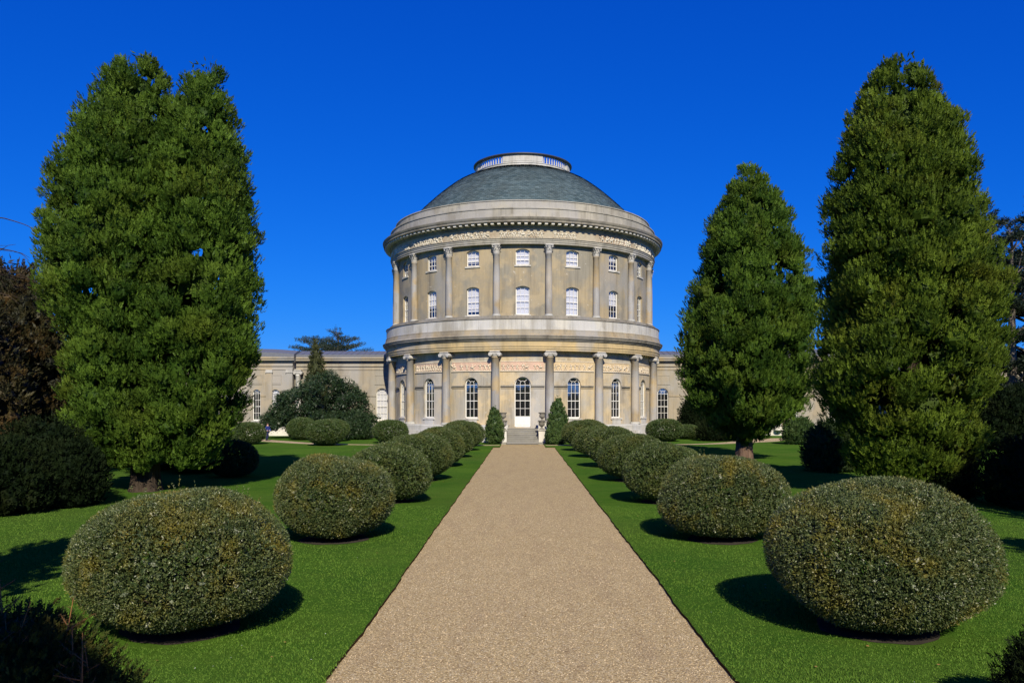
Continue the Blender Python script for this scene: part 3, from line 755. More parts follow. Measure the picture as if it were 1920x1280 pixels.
# ------------------------------------------------------------------ wings
def wing(x0, x1, label, feats):
    t = empty('house_wing', (0, 92, 0), label, 'house wing', 'low wings of the house')
    wl = MB(); xs = [x0]
    ws = sorted(feats['windows'])
    bounds = [x0] + [(a + b) / 2 for a, b in zip(ws[:-1], ws[1:])] + [x1]
    pav = feats['pav']
    def yoff(x): return .85 if any(a < x < b for a, b in pav) else 0
    cuts = sorted(set([x0, x1] + [e for a, b in pav for e in (a, b)]))
    for a, b in zip(cuts[:-1], cuts[1:]):
        off = yoff((a + b) / 2)
        inside = [q for q in ws if a < q < b]
        bb = [a] + [(p_ + q) / 2 for p_, q in zip(inside[:-1], inside[1:])] + [b]
        if not inside: inside = [None]
        for q, l, r_ in zip(inside, bb[:-1], bb[1:]):
            cx = (l + r_) / 2 if q is None else q
            hw = .45 if off else .64
            mp = flat(cx, -off)
            op = dict(hw=hw, zb=1.75, zt=5.46 if not off else 5.3, kind='arch')
            wall_bay(wl, mp, l - cx, r_ - cx, 0, 9.0, [op] if q is not None else [])
            if q is not None:
                style = feats['style'].get(q, 'blind')
                window(mp, op, 4, t, glassmat='clear' if style == 'blind' else 'glass', blind=.98 if style == 'blind' else None, sillmat='pale')
                b_ = MB(); b_.box(mp, -hw - .12, hw + .12, -.02, .03, 5.95 if not off else 6.0, 6.9, 1)
                b_.build('wall_panel', M['wing'], t)
                b_ = MB()
                for (ua, ub, za, zb_) in ((-hw - .2, hw + .2, 6.9, 6.98), (-hw - .2, hw + .2, 5.87, 5.947), (-hw - .2, -hw - .121, 5.947, 6.9), (hw + .121, hw + .2, 5.947, 6.9)): b_.box(mp, ua, ub, -.02, .06, za, zb_)
                b_.build('panel_moulding', M['wing'], t)
                
                for ua, ub in ((l - cx, -hw - .01), (hw + .01, r_ - cx)):
                    b_ = MB(); b_.box(mp, ua, ub, -.02, .07, 4.5, 4.63); b_.build('string_course', M['entab'], t)
            bands = MB(); mpb = flat(0, -off)
            bands.box(mpb, l, r_, -.02, .06, 7.55, 7.68); bands.build('architrave', M['entab'], t); bands = MB(); bands.box(mpb, l, r_, -.02, .12, 7.96, 8.06)
            bands.build('frieze_band', M['entab'], t)
            cn = MB(); e0 = l - (.3 if off and l == a else 0); e1 = r_ + (.3 if off and r_ == b else 0)
            cn.box(mpb, e0, e1, -.02, .2, 8.42, 8.6); cn.box(mpb, e0, e1, -.02, .45, 8.602, 8.82); cn.box(mpb, e0, e1, -.02, .55, 8.822, 9.02); cn.build('cornice', M['entab'], t)
            pl = MB(); pl.box(mpb, l, r_, -.02, .16, 0, .62); pl.build('plinth_step', M['white_stone'], t); pl = MB(); pl.box(mpb, l, r_, -.02, .1, .622, 1.0); pl.build('plinth', M['white_stone'], t)
        for e in (a, b):
            if e in (x0, x1): continue
            if off: wl.poly([(e, 0, 0), (e, -off, 0), (e, -off, 9), (e, 0, 9)])
        rf = MB(); y0 = -off - .5
        if not off: rf.poly([(a - (.3 if off else 0), y0, 9.022), (b + (.3 if off else 0), y0, 9.022), (b + (.3 if off else 0), y0, 9.3), (a - (.3 if off else 0), y0, 9.3)])
        if off:   # low curved roof over the projecting bay
            N = 8; rows = [[(a - .3 + (b - a + .6) * i / N, y, 9.3 + .22 * math.sin(math.pi * i / N) * (1 if y > y0 else 1) + (.5 if y > y0 else 0)) for i in range(N + 1)] for y in (y0, y0 + 1.8, 6)]
            rf.grid(rows); rf.grid([[(q_[0], q_[1], 9.024) for q_ in rows[0]], rows[0]]); rf.grid([[(q_[0], q_[1], 9.02) for q_ in (rows[0][0], rows[1][0], rows[2][0])], [rows[0][0], rows[1][0], rows[2][0]]]); rf.grid([[(q_[0], q_[1], 9.02) for q_ in (rows[0][-1], rows[1][-1], rows[2][-1])], [rows[0][-1], rows[1][-1], rows[2][-1]]])
        else: rf.poly([(a, y0, 9.3), (b, y0, 9.3), (b, y0 + 2.6, 9.88), (a, y0 + 2.6, 9.88)]); rf.poly([(a, y0 + 2.6, 9.88), (b, y0 + 2.6, 9.88), (b, 8, 9.92), (a, 8, 9.92)])
        for i in range(int((b - a) / .7)):   # lead rolls
            xx = a + .7 * i + .3
            if not off: rf.tube([(xx, y0 - .01, 9.31), (xx, y0 + 2.6, 9.89)], [.035, .035], 5)
        rf.build('roof', M['lead'], t)
    wl.build('wall', M['wing'], t)
    for x in feats['pilasters']:
        off = yoff(x); b = MB(); mp = flat(x, -off)
        b.box(mp, -.34, .34, -.02, .12, 1.0, 7.2); b.build('pilaster', M['wing'], t)
        b = MB(); b.box(mp, -.42, .42, -.02, .2, 7.2, 7.34); b.box(mp, -.38, .38, -.02, .16, 7.342, 7.546); b.build('pilaster_capital', M['capital'], t)
    for x in feats['columns']:
        c_ = link('column', shaft_mesh(.34, .3, 1.0, 7.0).mesh('shaft', M['white_stone'], True), t, (x, -.42, 0))
        link('base', base_mesh(.34, .6, 1.0).mesh('base', M['white_stone'], True), c_); link('capital', ionic_mesh(.3, 7.0, 7.55).mesh('capital', M['capital']), c_)
    return t
wx = px(716, 92)
wing(-66, -13.2, 'long grey stucco house wing on the left with white arched windows and lead roof',
     dict(windows=[wx, wx - 4.55, wx - 8.6, px(516.5, 91.15), px(481, 91.15), px(481, 91.15) - 4.2, px(481, 91.15) - 8.2, px(481, 91.15) - 12.2, px(481, 91.15) - 16.2], style={px(481, 91.15): 'glass'},
          pav=[(-33.6, px(549, 91.2))], pilasters=[px(502, 91.2) + .2, px(543, 91.2), -33.2], columns=[px(561, 92), -34.8]))
rx = px(1243, 92)
wing(13.2, 66, 'long grey stucco house wing on the right showing behind the conifers',
     dict(windows=[rx, rx + 4.55, rx + 8.6, rx + 12.8, 31, 35.5, 40, 44.5, 49, 53.5, 58], style={rx: 'glass', rx + 8.6: 'glass', 35.5: 'glass', 44.5: 'glass'},
          pav=[(30.2, 36.6)], pilasters=[30.6, 36.2], columns=[29.4, 37.4]))
b = MB()
# low garden walls round the house
for x0, x1, side in ((-23.5, -15.6, 'left'), (15.6, 23.0, 'right')):
    t = empty('garden_wall', ((x0 + x1) / 2, 86, 0), f'low stone garden wall in front of the {side} wing', 'wall', 'low garden walls')
    hw = (x1 - x0) / 2
    b = MB(); b.box(loc, -hw, hw, -.25, .25, 0, .55, 4); b.build('wall_face', M['white_stone'], t)
    b = MB()
    b.box(loc, -hw - .06, hw + .06, -.34, .34, .553, .74, 4); b.build('coping', M['pale'], t)

# ------------------------------------------------------------------ foliage kit (numpy)
def rng(s): return np.random.default_rng(s)
def unit(v): return v / np.maximum(np.linalg.norm(v, axis=-1, keepdims=True), 1e-9)
def quads(P, A, S, Ln, W):
    """one rhombus leaf per row: base P, axis A, side S"""
    Ln = np.asarray(Ln).reshape(-1, 1) * np.ones((len(P), 1)); W = np.asarray(W).reshape(-1, 1) * np.ones((len(P), 1))
    v = np.stack([P, P + A * Ln * .45 + S * W * .5, P + A * Ln, P + A * Ln * .45 - S * W * .5], 1)
    return v
def leafmesh(name, V, T, mat):
    n = len(V)
    return np_mesh(name, V.reshape(-1, 3), np.arange(n * 4).reshape(n, 4), mat, {'tint': T})
def tris(P, A, S, Ln, W):
    Ln = np.asarray(Ln).reshape(-1, 1) * np.ones((len(P), 1)); W = np.asarray(W).reshape(-1, 1) * np.ones((len(P), 1))
    return np.stack([P + A * Ln * .12 + S * W * .5, P + A * Ln, P + A * Ln * .3 - S * W * .5], 1)
def mixmesh(name, V3, T3, V4, T4, mat):
    V3 = np.asarray(V3, np.float32).reshape(-1, 3); V4 = np.asarray(V4, np.float32).reshape(-1, 3); a, b = len(V3), len(V4)
    me = bpy.data.meshes.new(name); me.vertices.add(a + b); me.vertices.foreach_set('co', np.concatenate([V3, V4]).ravel())
    me.loops.add(a + b); me.loops.foreach_set('vertex_index', np.arange(a + b, dtype=np.int32))
    st = np.concatenate([np.arange(0, a, 3), a + np.arange(0, b, 4)]).astype(np.int32)
    me.polygons.add(len(st)); me.polygons.foreach_set('loop_start', st); me.update(calc_edges=True)
    at = me.attributes.new('tint', 'FLOAT', 'FACE'); at.data.foreach_set('value', np.concatenate([T3, T4]).astype(np.float32))
    me.polygons.foreach_set('use_smooth', np.zeros(len(st), bool)); me.materials.append(mat)
    return me
def sides(A, r):
    return unit(np.cross(A, r.normal(size=A.shape)))
def lump(D, r, n=14, amp=.03):
    """low-frequency radius noise over directions"""
    K = unit(r.normal(size=(n, 3))); ph = r.uniform(0, 6.28, n); fr = r.uniform(2, 6, n)
    return 1 + amp * np.sin(D @ K.T * fr + ph).sum(1) / math.sqrt(n)

def dome_points(n, rx, ru, rd, r, p=2.25, zcut=None, amp=.025, seed=0):
    D = unit(r.normal(size=(n, 3))); p = np.where(D[:, 2] > 0, 2.35, 2.02)
    rz = np.where(D[:, 2] > 0, ru, rd)
    hxy = np.hypot(D[:, 0], D[:, 1]) / rx
    t = (hxy ** p + (np.abs(D[:, 2]) / rz) ** p) ** (-1 / p)
    t = t * lump(D, rng(seed), amp=amp)
    P = D * t[:, None]
    G = np.stack([np.sign(D[:, 0]) * np.abs(P[:, 0] / rx) ** (p - 1) / rx, np.sign(D[:, 1]) * np.abs(P[:, 1] / rx) ** (p - 1) / rx, np.sign(D[:, 2]) * np.abs(P[:, 2] / rz) ** (p - 1) / rz], 1)
    return P, unit(G)

def topiary_mesh(name, mat, rx, ru, rd, zc, n, ll, lw_, seed, zmin=None, amp=.022, stray=0):
    r = rng(seed)
    P, N = dome_points(n, rx, ru, rd, r, amp=amp, seed=seed)
    P = P - N * r.uniform(-.015, .10, n)[:, None]
    A = unit(N * r.uniform(.1, .9, n)[:, None] + r.normal(size=(n, 3)) * .62 + np.array([0, 0, .2]))
    V = quads(P, A, sides(A, r), ll * r.uniform(.6, 1.3, n), lw_ * r.uniform(.7, 1.25, n))
    T = np.clip(r.normal(.5, .24, n), 0, 1)
    # inner twigs and leaves that close the shell
    m_ = n // 5
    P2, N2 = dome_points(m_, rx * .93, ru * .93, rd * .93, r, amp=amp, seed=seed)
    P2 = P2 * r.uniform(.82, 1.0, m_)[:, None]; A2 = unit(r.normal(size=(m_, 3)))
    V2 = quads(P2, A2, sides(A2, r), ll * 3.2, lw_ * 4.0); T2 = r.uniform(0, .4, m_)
    Vs, Ts = [V, V2], [T, T2]
    if stray:   # unclipped shoots standing out of the top
        for _ in range(stray):
            a = r.uniform(0, 6.28); q_ = r.uniform(.2, .95) * rx
            hxy = q_ / rx; z = ru * (1 - hxy ** 2.25) ** (1 / 2.25)
            k = 10; tt = np.linspace(0, 1, k); base = np.array([q_ * math.cos(a), q_ * math.sin(a), z]); hh = r.uniform(.06, .2)
            Ps = base + np.outer(tt, np.array([r.normal(0, .03), r.normal(0, .03), hh])); As = unit(r.normal(size=(k, 3)) * .7 + np.array([0, 0, .6]))
            Vs.append(quads(Ps, As, sides(As, r), ll * .9, lw_ * .9)); Ts.append(r.uniform(.4, 1, k))
    V = np.concatenate(Vs); T = np.concatenate(Ts)
    V[:, :, 2] += zc
    if zmin is not None: V[:, :, 2] = np.maximum(V[:, :, 2], zmin)
    return leafmesh(name, V, T, mat)

def stems_mesh(seed, zt, spread, rad=.035, n=7, mat='bark_dark'):
    g = random.Random(seed); b = MB()
    for i in range(n):
        a = 6.28 * i / n + g.uniform(-.3, .3); r0 = g.uniform(.05, .25); r1 = spread * g.uniform(.5, 1)
        b.tube([(r0 * math.cos(a), r0 * math.sin(a), -.05), (r0 * 1.4 * math.cos(a + .1), r0 * 1.4 * math.sin(a + .1), zt * .45), (r1 * math.cos(a), r1 * math.sin(a), zt)], [rad * 1.3, rad, rad * .6], 6)
    return b.mesh('stems', M[mat], True)

def soil_bed(x, y, rx, ry, seed):
    g = random.Random(seed); b = MB(); n = 40; ph = [g.uniform(0, 6.28) for _ in range(4)]
    P = [(x + rx * (1 + .05 * math.sin(3 * t + ph[0]) + .03 * math.sin(7 * t + ph[1])) * math.cos(t), y + ry * (1 + .05 * math.sin(2 * t + ph[2]) + .03 * math.sin(9 * t + ph[3])) * math.sin(t), .006) for t in [2 * math.pi * i / n for i in range(n)]]
    c_ = (x, y, .05)
    for i in range(n): b.poly([c_, P[i], P[(i + 1) % n]])
    return tag(b.build('soil_bed', M['soil']), kind='structure')

# ------------------------------------------------------------------ the two rows of clipped bushes along the path
leafspec = [(88000, .041, .016), (50000, .05, .021), (32000, .056, .026), (22000, .066, .032)]
rows = {-1: [(12.25, -5.21, .965), (20.4, -4.83, .935), (28.5, -4.80, .97), (36.5, -4.78, .97), (45, -4.76, .96), (53, -4.78, .95), (61, -4.76, 1.0), (67.6, -4.74, .93)],
        1: [(12.25, 5.43, .96), (20.4, 5.09, .95), (28.3, 5.05, .98), (36.3, 5.0, .97), (44.5, 5.05, .98), (53, 4.98, .96), (60.5, 5.0, 1.03), (67.8, 4.98, .98)]}
names = ['nearest', 'second', 'third', 'fourth', 'fifth', 'sixth', 'seventh', 'last']
far_mesh = {}
for s in (-1, 1):
    for i, (y, x, k) in enumerate(rows[s]):
        side = 'left' if s < 0 else 'right'
        lab = [f'huge clipped dome bush nearest the camera on the {side} of the gravel path',
               f'large clipped dome bush just behind the nearest one, {side} edge of path'][i] if i < 2 else \
              (f'small clipped dome bush at the far end of the {side} row by the steps' if i == 7 else f'clipped dome bush, {names[i]} from the camera in the row along the {side} path edge')
        t = empty('clipped_bush', (x, y, 0), lab, 'bush', 'clipped dome bushes lining the path', rz=rnd.uniform(0, 6.28))
        lv = min(i, 3) if i < 3 else (2 if i < 4 else 3)
        if i < 2:
            n, ll, lw_ = leafspec[i]
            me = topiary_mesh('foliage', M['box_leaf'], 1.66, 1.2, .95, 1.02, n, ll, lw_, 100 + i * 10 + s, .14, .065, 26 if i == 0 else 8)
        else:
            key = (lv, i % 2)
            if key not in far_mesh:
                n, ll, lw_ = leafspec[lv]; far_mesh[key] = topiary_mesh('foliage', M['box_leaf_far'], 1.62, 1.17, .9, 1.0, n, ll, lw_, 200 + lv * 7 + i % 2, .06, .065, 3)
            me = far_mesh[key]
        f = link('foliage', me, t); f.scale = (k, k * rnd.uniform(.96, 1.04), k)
        link('stems', stems_mesh(i + s * 20, .55, .8), t)
        if i < 5: soil_bed(x, y + .03, .86, .9, i + 10 * s)

# other clipped domes near the house
def dome_bush(name, x, y, rx, h, label, mat='topiary', n=9000, ll=.13, lw_=.06, seed=1, group='clipped domes on the far lawn', cat='bush', zmin=.03):
    t = empty(name, (x, y, 0), label, cat, group, rz=seed)
    zc = h * .48
    key = ('dome', mat, seed % 2)
    if key not in far_mesh: far_mesh[key] = topiary_mesh('foliage', M[mat], 1.7, 1.1, 1.0, 1.02, 20000, .075, .036, seed, .03, .03)
    f = link('foliage', far_mesh[key], t); f.scale = (rx / 1.7, rx / 1.7, h / 2.12); link('stems', stems_mesh(seed, .3, .4), t)
    return t
dome_bush('clipped_dome', px(612, 68.8), 68.8, 1.72, 2.2, 'green clipped dome bush on the left lawn in front of the spreading tree', seed=31)
dome_bush('clipped_dome', px(566, 80), 80, 1.5, 2.25, 'green clipped dome bush half hidden behind another, left of the spreading tree trunk', seed=32)
dome_bush('clipped_dome', px(622, 77), 77, 1.72, 2.15, 'green clipped dome bush directly behind the front dome on the left lawn', seed=33)
dome_bush('clipped_dome', px(732, 73.5), 73.5, 1.65, 2.12, 'green clipped dome bush near the house just left of the path row', seed=34)
dome_bush('clipped_dome', px(465, 71), 71, 1.55, 1.95, 'green clipped dome bush beside the person on the narrow path', seed=35)
dome_bush('clipped_dome', px(430, 74), 74, 1.4, 1.9, 'green clipped dome bush partly behind the big left conifer', seed=39)
dome_bush('clipped_dome', px(1246, 77), 77, 1.82, 2.15, 'green clipped dome bush near the house right of the path row', seed=36)
dome_bush('clipped_dome', px(1290, 82), 82, 1.3, 1.5, 'low green dome bush at the foot of the right garden wall', seed=37)
dome_bush('yew_dome', px(436, 38.5), 38.5, 1.22, 1.72, 'dark clipped yew dome beside the twin topped conifer', 'hedge', 12000, .09, .03, 38, 'dark yew bushes')
for i, (x, y, rx_, h, lab) in enumerate([(px(370, 41), 41, 1.5, 1.55, 'dark clipped yew hedge block behind the left conifer trunk'), (px(300, 43), 43, 1.9, 1.6, 'low dark yew mass behind the left conifer, farther left'),
                                        (px(205, 46), 46, 1.7, 1.3, 'low dark yew mass between the twin topped conifer and the brown yew')]):
    dome_bush('yew_hedge', x, y, rx_, h, lab, 'hedge', 10000, .1, .035, 50 + i, 'dark yew bushes')

# ------------------------------------------------------------------ conifers built of feathery sprays
def spray_quads(P, A, N, Ln, r, pairs=4, wid=.2):
    """flat fronds: an axis with side leaflets; P base, A axis, N frond normal"""
    n = len(P); S = unit(np.cross(A, N)); Vs = []; 
    Ln = np.asarray(Ln).reshape(-1, 1)
    for k in range(pairs):
        t = .1 + .72 * k / pairs; ln = Ln * (.52 - .26 * k / pairs)
        for sg in (-1, 1):
            ax = unit(A * .9 + S * sg * .55 + r.normal(size=(n, 3)) * .13)
            Vs.append(tris(P + A * Ln * t, ax, unit(np.cross(ax, N + r.normal(size=(n, 3)) * .25)), ln * r.uniform(.7, 1.2, (n, 1)), ln * wid * 2.6))
    Vs.append(tris(P + A * Ln * .5, unit(A + r.normal(size=(n, 3)) * .1), S, Ln * .6, Ln * wid))
    V = np.stack(Vs, 1)   # n, k, 4, 3
    return V
def interp_outline(rows, d, cx):
    """rows (y, xl, xr) in photo pixels -> arrays z, centre offset, half width in metres about trunk column cx"""
    z = np.array([pz(y, d) for y, a, b in rows])[::-1]; c = np.array([((a + b) / 2 - cx) * d / F for y, a, b in rows])[::-1]; h = np.array([(b - a) / 2 * d / F for y, a, b in rows])[::-1]
    return z, c, h
def conifer_crown(lobes, mat, nclump, nspray, slen, seed, core=5000, depth=1.0, rcl=(.45, .95), pairs=4, up=.5, inset=(.8, 1.0), deep=.62, hole=.12, wid=.2, thin=False):
    r = rng(seed); Cs = []; Os = []; RC = []
    areas = [np.trapz(h, z) for z, c, h in lobes]
    for (z, c, h), ar in zip(lobes, areas):
        n = int(6 * nclump * ar / sum(areas))
        zz = r.uniform(0, 1, n * 6) * (z[-1] - z[0] - min(.5, .1 * z[-1])) + z[0]
        hh = np.interp(zz, z, h); keep = r.uniform(0, 1, len(zz)) < (hh + .25) / (h.max() + .25)
        zz = zz[keep][:n]; hh = np.interp(zz, z, h); cc = np.interp(zz, z, c)
        a = r.uniform(0, 2 * np.pi, len(zz)); rc = r.uniform(*rcl, len(zz)) * np.clip(hh / h.max() + .35, .4, 1)
        rho = np.maximum(hh - rc * .88 - slen * .2, hh * .22) * r.uniform(*inset, len(zz))
        Cs.append(np.stack([cc + rho * np.cos(a), rho * np.sin(a) * depth, zz], 1)); Os.append(np.stack([np.cos(a), np.sin(a), np.full(len(zz), .15)], 1)); RC.append(rc)
    Cc = np.concatenate(Cs); Oc = unit(np.concatenate(Os)); rc = np.concatenate(RC)
    lob = np.concatenate([np.full(len(c_), i) for i, c_ in enumerate(Cs)])
    ok = np.ones(len(Cc), bool)
    for i, (z, c, h) in enumerate(lobes):
        e = np.hypot(Cc[:, 0] - np.interp(Cc[:, 2], z, c), Cc[:, 1] / depth) / np.maximum(np.interp(Cc[:, 2], z, h), .05)
        ok &= ~((lob != i) & (e < .62) & (Cc[:, 2] < z[-1]))
    Cc, Oc, rc = Cc[ok], Oc[ok], rc[ok]
    order = r.permutation(len(Cc)); kept = []; lim = np.sqrt(sum(areas) * 3.1 / nclump) * .72
    for q_ in order:      # keep them apart, so that no side of the crown is left bare
        if len(kept) >= nclump: break
        if not kept or np.min(((Cc[kept] - Cc[q_]) ** 2).sum(1)) > lim ** 2: kept.append(q_)
    Cc, Oc, rc = Cc[kept], Oc[kept], rc[kept]
    # feathery sprays over every bough
    idx = np.repeat(np.arange(len(Cc)), nspray)
    if thin: idx = idx[(Cc[idx, 1] < .3 * max(l_[2].max() for l_ in lobes)) | (r.uniform(0, 1, len(idx)) < .35)]   # fewer sprays where only the back of the tree is
    n = len(idx); UP_ = unit(Oc + np.array([0, 0, .55]))
    D = unit(r.normal(size=(n, 3)) + Oc[idx] * .7 + np.array([0, 0, .3]))
    D = np.where((D * UP_[idx]).sum(1, keepdims=True) < -.25, -D, D)
    P = Cc[idx] + D * (rc[idx] * (.38 + .54 * r.uniform(0, 1, n) ** .7))[:, None] * np.array([1, 1, .78])
    A = unit(D * .5 + Oc[idx] * .2 + np.array([0, 0, up * 1.7]) + r.normal(size=(n, 3)) * .2)
    N = unit(D + r.normal(size=(n, 3)) * .33)
    V = spray_quads(P, A, N, slen * r.uniform(.65, 1.3, n), r, pairs, wid)
    k = V.shape[1]
    cl = np.clip(r.normal(0, .24, len(Cc)), -.4, .4); ct = cl[idx]
    T = np.clip(.5 + ct[:, None] + r.normal(0, .1, (n, 1)) + r.normal(0, .08, (n, k)), 0, 1)
    V = V.reshape(-1, 3, 3); T = T.reshape(-1)
    Vs, Ts = [], []
    # the dense inside of each bough: a lumpy closed puff, tinted low to paint shade between sprays
    nu, nv = 9, 6
    ph = 2 * np.pi * np.arange(nu) / nu; th = np.pi * np.arange(nv + 1) / nv
    S_ = np.stack([np.outer(np.sin(th), np.cos(ph)), np.outer(np.sin(th), np.sin(ph)), np.outer(np.cos(th), np.ones(nu))], 2)
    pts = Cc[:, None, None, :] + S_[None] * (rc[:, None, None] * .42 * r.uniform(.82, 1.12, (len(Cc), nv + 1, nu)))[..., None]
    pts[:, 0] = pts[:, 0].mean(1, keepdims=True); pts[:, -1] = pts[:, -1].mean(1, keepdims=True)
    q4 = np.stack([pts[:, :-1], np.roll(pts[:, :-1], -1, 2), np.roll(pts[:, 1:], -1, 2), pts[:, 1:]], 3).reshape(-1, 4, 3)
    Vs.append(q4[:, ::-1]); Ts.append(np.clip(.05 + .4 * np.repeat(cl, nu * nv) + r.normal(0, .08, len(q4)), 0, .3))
    # the twiggy mass round the stem, with gaps
    for (z, c, h), ar in zip(lobes, areas):
        nz, na = 26, 16
        zz = np.linspace(z[0] + .25, z[-1] - .08 * (z[-1] - z[0]), nz); hh = np.interp(zz, z, h) * deep; cc = np.interp(zz, z, c)
        an = 2 * np.pi * np.arange(na) / na
        rr = hh[:, None] * r.uniform(.8, 1.12, (nz, na))
        g3 = np.stack([cc[:, None] + rr * np.cos(an), rr * np.sin(an) * depth, zz[:, None] + r.uniform(-.15, .15, (nz, na))], 2)
        q4 = np.stack([g3[:-1], np.roll(g3[:-1], -1, 1), np.roll(g3[1:], -1, 1), g3[1:]], 2).reshape(-1, 4, 3)
        q4 = q4[r.uniform(0, 1, len(q4)) > hole]
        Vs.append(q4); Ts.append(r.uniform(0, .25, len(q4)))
        m_ = int(core * ar / sum(areas)); zz = r.uniform(z[0], z[-1], m_ * 3); hh = np.interp(zz, z, h); keep = r.uniform(0, 1, len(zz)) < hh / h.max(); zz = zz[keep][:m_]
        hh = np.interp(zz, z, h); cc = np.interp(zz, z, c); a = r.uniform(0, 6.283, len(zz)); rho = hh * np.sqrt(r.uniform(.2, .66, len(zz)))
        P2 = np.stack([cc + rho * np.cos(a), rho * np.sin(a) * depth, zz], 1); A2 = unit(r.normal(size=P2.shape) + np.array([0, 0, .6]))
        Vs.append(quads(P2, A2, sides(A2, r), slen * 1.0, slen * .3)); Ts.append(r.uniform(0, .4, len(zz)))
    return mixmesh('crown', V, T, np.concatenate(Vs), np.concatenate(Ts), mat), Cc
def trunk_obj(parent, pts, rads, mat, limbs, seed, seg=12, lr=.09):
    g = random.Random(seed); b = MB()
    pts2 = smooth([(*p_, r_) for p_, r_ in zip(pts, rads)], 4)
    rows = []
    for p_ in pts2:
        row = []
        for k in range(seg * 2):
            a = math.pi * k / seg
            f = 1 + .10 * math.sin(5 * a + seed) + .06 * math.sin(9 * a + 2 * seed + p_[2]) + g.uniform(-.03, .03)
            row.append((p_[0] + p_[3] * f * math.cos(a), p_[1] + p_[3] * f * math.sin(a), p_[2]))
        rows.append(row)
    b.grid(rows, 0, True)
    tr = b.build('trunk', M[mat], parent, True)
    for c_ in limbs:
        z0 = max(pts[0][2] + 1.2, min(c_[2] - g.uniform(.6, 2.0), pts[-1][2]))
        # trunk centre at z0
        q0 = min(pts2, key=lambda p_: abs(p_[2] - z0))
        l_ = MB(); a = Vector(q0[:3]); e = Vector(c_); mid = a.lerp(e, .5) + Vector((g.uniform(-.2, .2), g.uniform(-.2, .2), -.15))
        rr = min(lr, q0[3] * .7)
        l_.tube([a, a.lerp(mid, .6), mid, mid.lerp(e, .6), e], [rr, rr * .8, rr * .6, rr * .4, rr * .2], 6)
        l_.build('limb', M[mat], tr, True)
    return tr
def conifer(name, x, y, lobes_px, d, cx, label, mat, barkmat, nclump, nspray, slen, seed, trunk_r, tops, group, core=5000, rcl=(.45, .95), limbs=14, cat='tree', depth=1.0, pairs=3, up=.5, inset=(.7, 1.0), deep=.46, hole=.25):
    t = empty(name, (x, y, 0), label, cat, group)
    lobes = [interp_outline(l, d, cx) for l in lobes_px]
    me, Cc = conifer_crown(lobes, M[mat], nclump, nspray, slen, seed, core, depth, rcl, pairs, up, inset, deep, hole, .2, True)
    g = random.Random(seed)
    ids = g.sample(range(len(Cc)), min(limbs, len(Cc)))
    for i, (tx, tz) in enumerate(tops):
        r0 = trunk_r if i == 0 else trunk_r * .6
        z0 = -.1
        trunk_obj(t, [(0, 0, z0), (0, 0, .35), (tx * .1, 0, 2.2), (tx * .5, 0, tz * .5), (tx, 0, tz * .95)], [r0 * 1.35, r0 * 1.05, r0 * .9, r0 * .5, .04], barkmat, [tuple(Cc[q_]) for q_ in ids[i::len(tops)]], seed + i)
    link('crown', me, t)
    return t
A_ = [(95, 240, 268), (120, 215, 300), (160, 190, 335), (200, 165, 345), (250, 132, 350), (310, 110, 350), (370, 85, 355), (440, 66, 360), (540, 70, 360), (620, 105, 360), (700, 110, 365), (780, 112, 370), (835, 150, 380), (868, 205, 370)]
B_ = [(118, 365, 412), (135, 348, 424), (190, 320, 441), (250, 290, 456), (300, 280, 470), (400, 270, 492), (560, 260, 500), (640, 260, 499), (700, 250, 487), (760, 250, 473), (810, 250, 455), (845, 255, 425), (866, 262, 405)]
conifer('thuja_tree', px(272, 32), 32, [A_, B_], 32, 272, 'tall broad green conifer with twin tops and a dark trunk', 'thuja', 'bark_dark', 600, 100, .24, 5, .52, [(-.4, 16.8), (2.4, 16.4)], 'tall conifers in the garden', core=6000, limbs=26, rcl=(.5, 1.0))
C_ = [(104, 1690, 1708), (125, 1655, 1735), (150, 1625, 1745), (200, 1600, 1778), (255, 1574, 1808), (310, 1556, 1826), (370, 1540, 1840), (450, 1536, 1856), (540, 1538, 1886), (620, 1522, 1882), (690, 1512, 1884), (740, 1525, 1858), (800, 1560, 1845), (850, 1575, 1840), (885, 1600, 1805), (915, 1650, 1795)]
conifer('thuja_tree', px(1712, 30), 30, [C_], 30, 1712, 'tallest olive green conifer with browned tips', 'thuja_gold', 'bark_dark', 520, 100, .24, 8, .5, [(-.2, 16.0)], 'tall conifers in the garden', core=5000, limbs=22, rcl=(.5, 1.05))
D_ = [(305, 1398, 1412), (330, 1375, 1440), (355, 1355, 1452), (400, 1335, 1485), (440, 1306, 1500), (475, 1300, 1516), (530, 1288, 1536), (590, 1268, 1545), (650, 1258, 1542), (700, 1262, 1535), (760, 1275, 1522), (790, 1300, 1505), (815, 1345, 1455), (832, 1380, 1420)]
conifer('thuja_tree', px(1396, 50), 50, [D_], 50, 1396, 'medium green conifer with bare reddish trunk on the lawn', 'thuja', 'bark_red', 470, 78, .30, 12, .5, [(.2, 17.4)], 'tall conifers in the garden', core=4000, rcl=(.6, 1.3), limbs=24, pairs=3)

